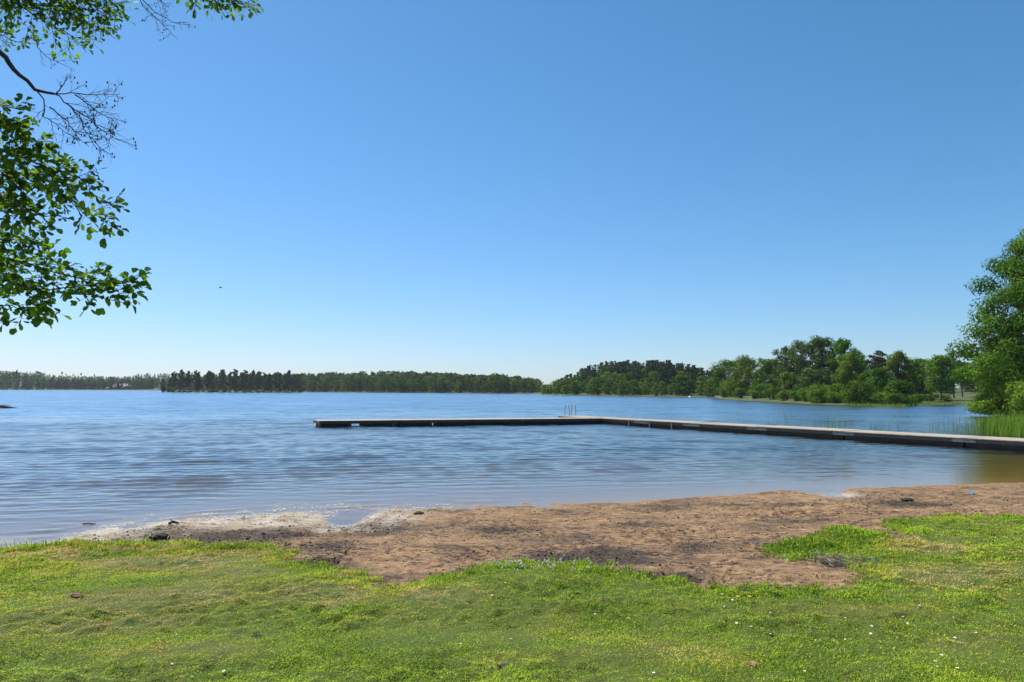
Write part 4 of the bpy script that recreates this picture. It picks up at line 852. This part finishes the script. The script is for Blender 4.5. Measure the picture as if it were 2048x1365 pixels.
for i, (px, py) in enumerate([(1442, 1190), (1463, 1188), (1541, 1181), (1465, 1203), (1448, 1213), (1438, 1219), (1455, 1219), (1540, 1226), (1474, 1250), (1502, 1256), (1485, 1274), (1543, 1275), (1634, 1259), (1705, 1221), (1691, 1238), (1742, 1255), (1743, 1270),
                              (1818, 1249), (1808, 1237), (1954, 1269), (1984, 1275), (1910, 1280), (1691, 1282), (1840, 1214), (1902, 1146), (1799, 1142), (1727, 1316), (1883, 1314), (1868, 1327), (1874, 1337), (1916, 1343), (1611, 1348), (1309, 1352), (352, 1272), (341, 1331),
                              (382, 1359), (449, 1348), (985, 1193), (1029, 1195), (1010, 1168), (1190, 1231), (1021, 1282), (937, 1248), (918, 1291), (839, 1177), (1700, 1065), (1904, 1029), (1786, 1044), (1810, 1048), (1780, 1049), (1115, 1163), (1134, 1164)]):
    o = fp if i == 0 else copy_tree(fp); g = ground_hit(px, py + 6); s = rg.uniform(.85, 1.25) * (1 + g[1] * .02); o.location = (g[0], g[1], g[2]); s *= .52; o.scale = (s, s, min(s, 1.1)); o.rotation_euler = (rg.normal() * .12 + .15, rg.normal() * .15, rg.random() * 6)
    tag(o, 'single white daisy scattered in the short lawn', 'flower', 'white daisies scattered in the lawn')
cp = clover('clover_flower')
for i in range(80):
    px = np.clip(rg.normal() * 60 + 1060, 900, 1190); py = 1141 + rg.normal() * 7; o = cp if i == 0 else copy_tree(cp); g = ground_hit(px, py); s = rg.uniform(.8, 1.3); o.location = (g[0], g[1], g[2]); o.scale = (s, s, s * .9)
    o.rotation_euler = (rg.normal() * .1, rg.normal() * .1, rg.random() * 6); tag(o, 'white clover flower in the cluster where lawn meets sand', 'flower', 'white clover flowers at the lawn edge')
yp = flower(YC, 'yellow_flower')
for i, (px, py) in enumerate([(1476, 1204), (1499, 1203)]):
    o = yp if i == 0 else copy_tree(yp); g = ground_hit(px, py + 5); o.location = g; o.scale = (1.3,) * 3; tag(o, 'left of the two yellow flowers in the lawn' if i == 0 else 'right of the two yellow flowers in the lawn', 'flower', 'yellow flowers in the lawn')

# ---------------------------------------------------------------- the alder whose branches hang in at top left
rg = np.random.default_rng(2024)
alder = empty('alder_tree', (-7.2, 4.6, 0.75)); tag(alder, 'alder tree at the left edge with leafy branches and bare twigs', 'tree')
off = np.array([-7.2, 4.6, .75])
LEAF = np.array([(0, 0, 0), (.22, .25, .05), (.58, .42, .11), (.9, .28, .06), (.98, 0, -.02), (.9, -.28, .06), (.58, -.42, .11), (.22, -.25, .05), (.55, 0, -.02)])
LT = [(0, 8, 1), (1, 8, 2), (2, 8, 3), (3, 8, 4), (4, 8, 5), (5, 8, 6), (6, 8, 7), (7, 8, 0)]
def put_leaf(mb, p, d, up, size):
    d = d / np.linalg.norm(d); s = np.cross(up, d); s /= np.linalg.norm(s) + 1e-9; u = np.cross(d, s)
    V = p - off + size * (LEAF[:, :1] * d + LEAF[:, 1:2] * s * rg.uniform(.8, 1.1) + LEAF[:, 2:] * u * rg.uniform(-1.5, 2.5))
    V[3:6] -= np.array([0, 0, size * rg.uniform(0, .3)]); mb.add(V, None, LT, 0, np.full(9, rg.random()))
def wob(P, amp, k=3):
    P = np.array([tuple(p) for p in P], float); out_ = [P[0]]
    for a, b in zip(P[:-1], P[1:]):
        for i in range(1, k + 1):
            q = a + (b - a) * i / k
            if i < k: q = q + rg.normal(size=3) * amp * np.linalg.norm(b - a)
            out_.append(q)
    return np.array(out_)
def spray(tw, lf, P, r0, nside, slen, size, leafy=1.0, bend=(0, 0, -.25), cones=None, depth=2, gap=.045, fromf=.15):
    """a twig along P with side twigs; leaves (or little cones) along it"""
    P = np.asarray(P, float); seg = np.linalg.norm(np.diff(P, axis=0), axis=1); L = seg.sum(); tw.tube(P - off, np.linspace(r0, r0 * .35, len(P)), 5 if r0 > .004 else 4)
    cum = np.concatenate([[0], np.cumsum(seg)])
    def pt(f): 
        s_ = f * L; i = min(np.searchsorted(cum, s_, 'right') - 1, len(seg) - 1); return P[i] + (P[i + 1] - P[i]) * (s_ - cum[i]) / seg[i], (P[i + 1] - P[i]) / seg[i]
    if leafy > 0:
        k = int(L * (1 - fromf) / gap * leafy)
        for i in range(k):
            p, d = pt(fromf + (1 - fromf) * (i + rg.random() * .5) / max(k, 1)); side = np.cross(d, (0, 0, 1)) * (1 if i % 2 else -1); q = d * .5 + side * .9 + rg.normal(size=3) * .45
            up = np.array([0, 0, 1.]) + rg.normal(size=3) * .55; put_leaf(lf, p + q * .012, q, up, size * rg.uniform(.6, 1.15))
        put_leaf(lf, P[-1], P[-1] - P[-2], np.array([0, 0, 1.]) + rg.normal(size=3) * .4, size)
    if cones is not None and depth <= 1:
        for i in range(int(rg.integers(0, 3)) if depth else int(rg.random() < .3)):
            c = P[-1] + rg.normal(size=3) * .012 - off; cones.append(c); tw.tube([P[-1] - off, c], .0011, 3)
    if depth > 0:
        for i in range(nside):
            f = fromf + (.95 - fromf) * (i + rg.random()) / nside; p, d = pt(f); side = np.cross(d, (0, -.9, .3)); side /= np.linalg.norm(side) + 1e-9; side *= 1 if (i % 2) else -1
            dd = d * rg.uniform(.6, 1.0) + side * rg.uniform(.4, .9) + rg.normal(size=3) * .22 + np.array(bend) * rg.random(); dd /= np.linalg.norm(dd)
            l = slen * rg.uniform(.5, 1.1) * (1 - .45 * f); P2 = [p]; c = p; 
            for j in range(4):
                dd = dd + rg.normal(size=3) * .16 + np.array(bend) * .12; dd /= np.linalg.norm(dd); c = c + dd * l / 4; P2.append(c)
            spray(tw, lf, np.array(P2), max(r0 * .5, .0013), max(2, int(nside * .55)), slen * .5, size, leafy, bend, cones, depth - 1, gap, .1)
def W_(L, d): return [at(px, py, d + dd) for px, py, dd in L]
TWG = simple('alder_twig', (.018, .014, .012), (.05, .04, .035), .85, 30)
mb = MB(); mb.tube([(0, 0, -.007), (0, 0, -.002), (0, 0, .004), (0, 0, .008)], [.002, .0045, .0042, .001], 6)
V_, Q__, T__, mi_, ti_ = mb.arrays(); CONE = mesh_np('cone', V_, Q__, T__, [TWG])
tk = MB(); tk.tube([(0, 0, -.4), (.05, 0, 1.5), (-.05, .05, 4), (.1, 0, 7), (.2, .1, 10)], [.2, .16, .14, .09, .04], 10); tk.build('trunk', BARK, alder, True)
T0 = lambda z: np.array([-7.15, 4.62, z])
def branch(name_tw, specs, limb_pts, r, leafname='foliage', cn=False):
    lb = MB(); lb.tube(wob(limb_pts, .03) - off, np.linspace(r[0], r[1], (len(limb_pts) - 1) * 3 + 1), 7); limb = lb.build('limb', TWG, alder, True)
    tw = MB(); lf = MB(); co = [] if cn else None
    for (P, r0, ns, sl, sz, leafy, dep, gap) in specs:
        spray(tw, lf, wob(P, .035), r0, ns, sl, sz, leafy, (0, 0, -.05), co, dep, gap)
    if tw.n: tw.build('twigs', TWG, limb)
    if lf.n: lf.build(leafname, ALDER, limb)
    for c in (co or [])[:90]:
        o_ = link('cone', CONE, limb); o_.location = c
# low leafy masses, about four metres away
S4 = []
for P, ns, sl in ((W_([(-140, 470, .3), (20, 520, .1), (150, 555, 0), (225, 568, -.1), (288, 566, -.2)], 4.2), 12, .30), (W_([(-140, 520, 0), (-10, 560, 0), (100, 580, 0), (185, 590, -.1), (245, 606, -.1)], 4.1), 11, .28),
                  (W_([(-160, 560, .3), (-30, 600, .2), (50, 625, .1), (80, 640, 0)], 4.3), 9, .22), (W_([(-160, 440, .3), (0, 500, .2), (90, 530, 0), (150, 530, .1)], 4.5), 9, .26),
                  (W_([(-160, 300, .2), (0, 350, .1), (110, 385, 0), (175, 418, 0), (228, 436, -.1)], 4.2), 12, .28), (W_([(-160, 340, .2), (-20, 390, .1), (60, 420, 0), (115, 460, -.1)], 4.1), 10, .26),
                  (W_([(-160, 240, .2), (-20, 290, .1), (80, 330, 0), (145, 352, 0), (195, 360, -.1)], 4.0), 12, .27), (W_([(-160, 190, 0), (-40, 230, .1), (30, 260, 0), (75, 290, 0)], 4.1), 11, .24),
                  (W_([(-140, 290, 0), (-30, 330, -.2), (50, 350, -.2), (120, 350, -.2)], 4.4), 11, .25), (W_([(-140, 420, .3), (-30, 470, .2), (30, 480, .1), (85, 490, 0)], 4.2), 9, .2),
                  (W_([(-140, 380, .3), (-40, 400, .2), (20, 410, .1), (60, 400, 0)], 4.4), 9, .2), (W_([(-100, 190, .3), (-20, 205, .2), (20, 215, .1), (60, 215, 0)], 4.0), 5, .13),
                  (W_([(-140, 500, .3), (-40, 540, .2), (30, 560, .1), (100, 600, 0)], 4.4), 10, .22)):
    S4.append((P, .005, ns, sl * .85, .044, 1.3, 2, .033))
branch('leafy', S4[:4] + S4[9:10] + S4[12:], [T0(3.2), (-5.6, 4.5, 3.75), at(-160, 480, 4.5)], (.05, .018))
branch('leafy', S4[4:9] + S4[10:12], [T0(3.6), (-5.6, 4.4, 4.1), at(-160, 250, 4.3)], (.05, .018))
# the bare limb with cones
main = W_([(-130, 10, .2), (0, 105, 0), (28, 140, 0), (70, 180, 0), (108, 188, 0)], 4.6)
bare_ = []
for L, ns, sl in (([(108, 188, 0), (160, 188, 0), (200, 190, 0), (240, 188, -.1)], 8, .2), ([(108, 188, 0), (140, 212, 0), (170, 232, 0), (205, 262, 0), (240, 282, 0)], 11, .24), ([(74, 182, 0), (88, 200, 0), (86, 234, 0), (112, 248, 0), (140, 270, 0), (178, 294, 0)], 9, .2),
                  ([(135, 208, 0), (158, 232, 0), (175, 268, 0), (210, 305, 0)], 9, .18), ([(150, 190, 0), (185, 215, 0), (238, 250, 0)], 8, .17), ([(112, 187, 0), (128, 168, 0), (137, 152, 0)], 3, .1), ([(100, 215, 0), (125, 235, 0), (150, 262, 0), (160, 270, 0)], 7, .16)):
    bare_.append((W_(L, 4.6), .0045, ns, sl, .05, 0.0, 2, .1))
branch('bare', bare_, [T0(5.0), (-5.6, 4.6, 5.3)] + main, (.027, .008), cn=True)
# upper sprays further up the crown, smaller leaves
up = []
for L, ns, sl in (([(-120, -60, 0), (20, 0, 0), (100, 50, 0), (140, 70, 0), (165, 95, 0)], 13, .42), ([(0, -90, 0), (100, -20, 0), (170, 20, 0), (235, 40, 0)], 13, .42), ([(60, -110, 0), (150, -40, 0), (220, 0, 0), (245, 25, 0)], 12, .4), ([(-120, 20, 0), (-20, 60, 0), (20, 80, 0), (50, 90, 0)], 9, .25),
                  ([(-60, -60, 0), (60, 10, 0), (150, 30, 0), (210, 62, 0)], 12, .4), ([(-100, -100, 0), (20, -20, 0), (60, 20, 0), (90, 35, 0)], 10, .4), ([(-60, -120, 0), (60, -20, 0), (120, 10, 0), (190, 20, 0)], 12, .35)):
    up.append((W_(L, 6.8), .007, ns, sl, .05, .85, 2, .055))
for L, ns, sl in (([(250, -120, 0), (340, -50, 0), (400, -10, 0), (450, 10, 0)], 10, .35), ([(330, -120, 0), (420, -50, 0), (480, -10, 0), (512, 6, 0)], 10, .33), ([(300, -100, 0), (380, -40, 0), (430, -8, 0), (500, 14, 0)], 11, .33)):
    up.append((W_(L, 7.2), .006, ns, sl, .052, .85, 2, .055))
branch('upper', up, [T0(7.2), (-4.6, 6.0, 8.6), at(-60, -120, 6.9), at(250, -150, 7.2)], (.07, .015))
ub = []
for L in ([(55, 55, 0), (75, 95, 0), (100, 118, 0), (150, 140, 0)], [(265, -20, 0), (300, 25, 0), (330, 55, 0), (355, 78, 0)], [(275, -10, 0), (310, 25, 0), (345, 45, 0), (375, 45, 0)], [(300, -30, 0), (320, 0, 0), (335, 15, 0)], [(170, 40, 0), (190, 62, 0), (225, 72, 0)]):
    ub.append((W_(L, 6.8), .0045, 6, .22, .05, .0, 2, .1))
branch('upper_bare', ub, [T0(7.6), (-4.4, 6.2, 8.8), at(200, -170, 7.0), at(265, -25, 6.8)], (.05, .008), cn=True)
# rest of the crown, above and left of the frame
cr_ = MB(); bl = []
for i in range(26):
    a = rg.random() * 6.28; z = rg.uniform(5.4, 10.5); q = rg.uniform(.4, 2.3); bl.append((q * math.cos(a) - .9, q * math.sin(a) - .6, z, .9, .9, .5, .5))
leafcloud(cr_, bl, 9000, .09, 0, .6, 0, rg); cr_.build('crown', ALDER, alder)

# ---------------------------------------------------------------- haze
m, n, out = newmat('haze'); pv = nd(n, 'ShaderNodeVolumePrincipled'); pv.inputs['Color'].default_value = (.8, .88, 1, 1); pv.inputs['Density'].default_value = .00008; pv.inputs['Anisotropy'].default_value = .2
n.links.new(pv.outputs[0], out.inputs['Volume'])
mb = MB(); mb.prism([(-2350, -2350), (2350, -2350), (2350, 2350), (-2350, 2350)], -5, 75); o = mb.build('haze', m); tag(o, kind='stuff')
o['label'] = 'thin pale air haze over the whole lake'; o['category'] = 'haze'
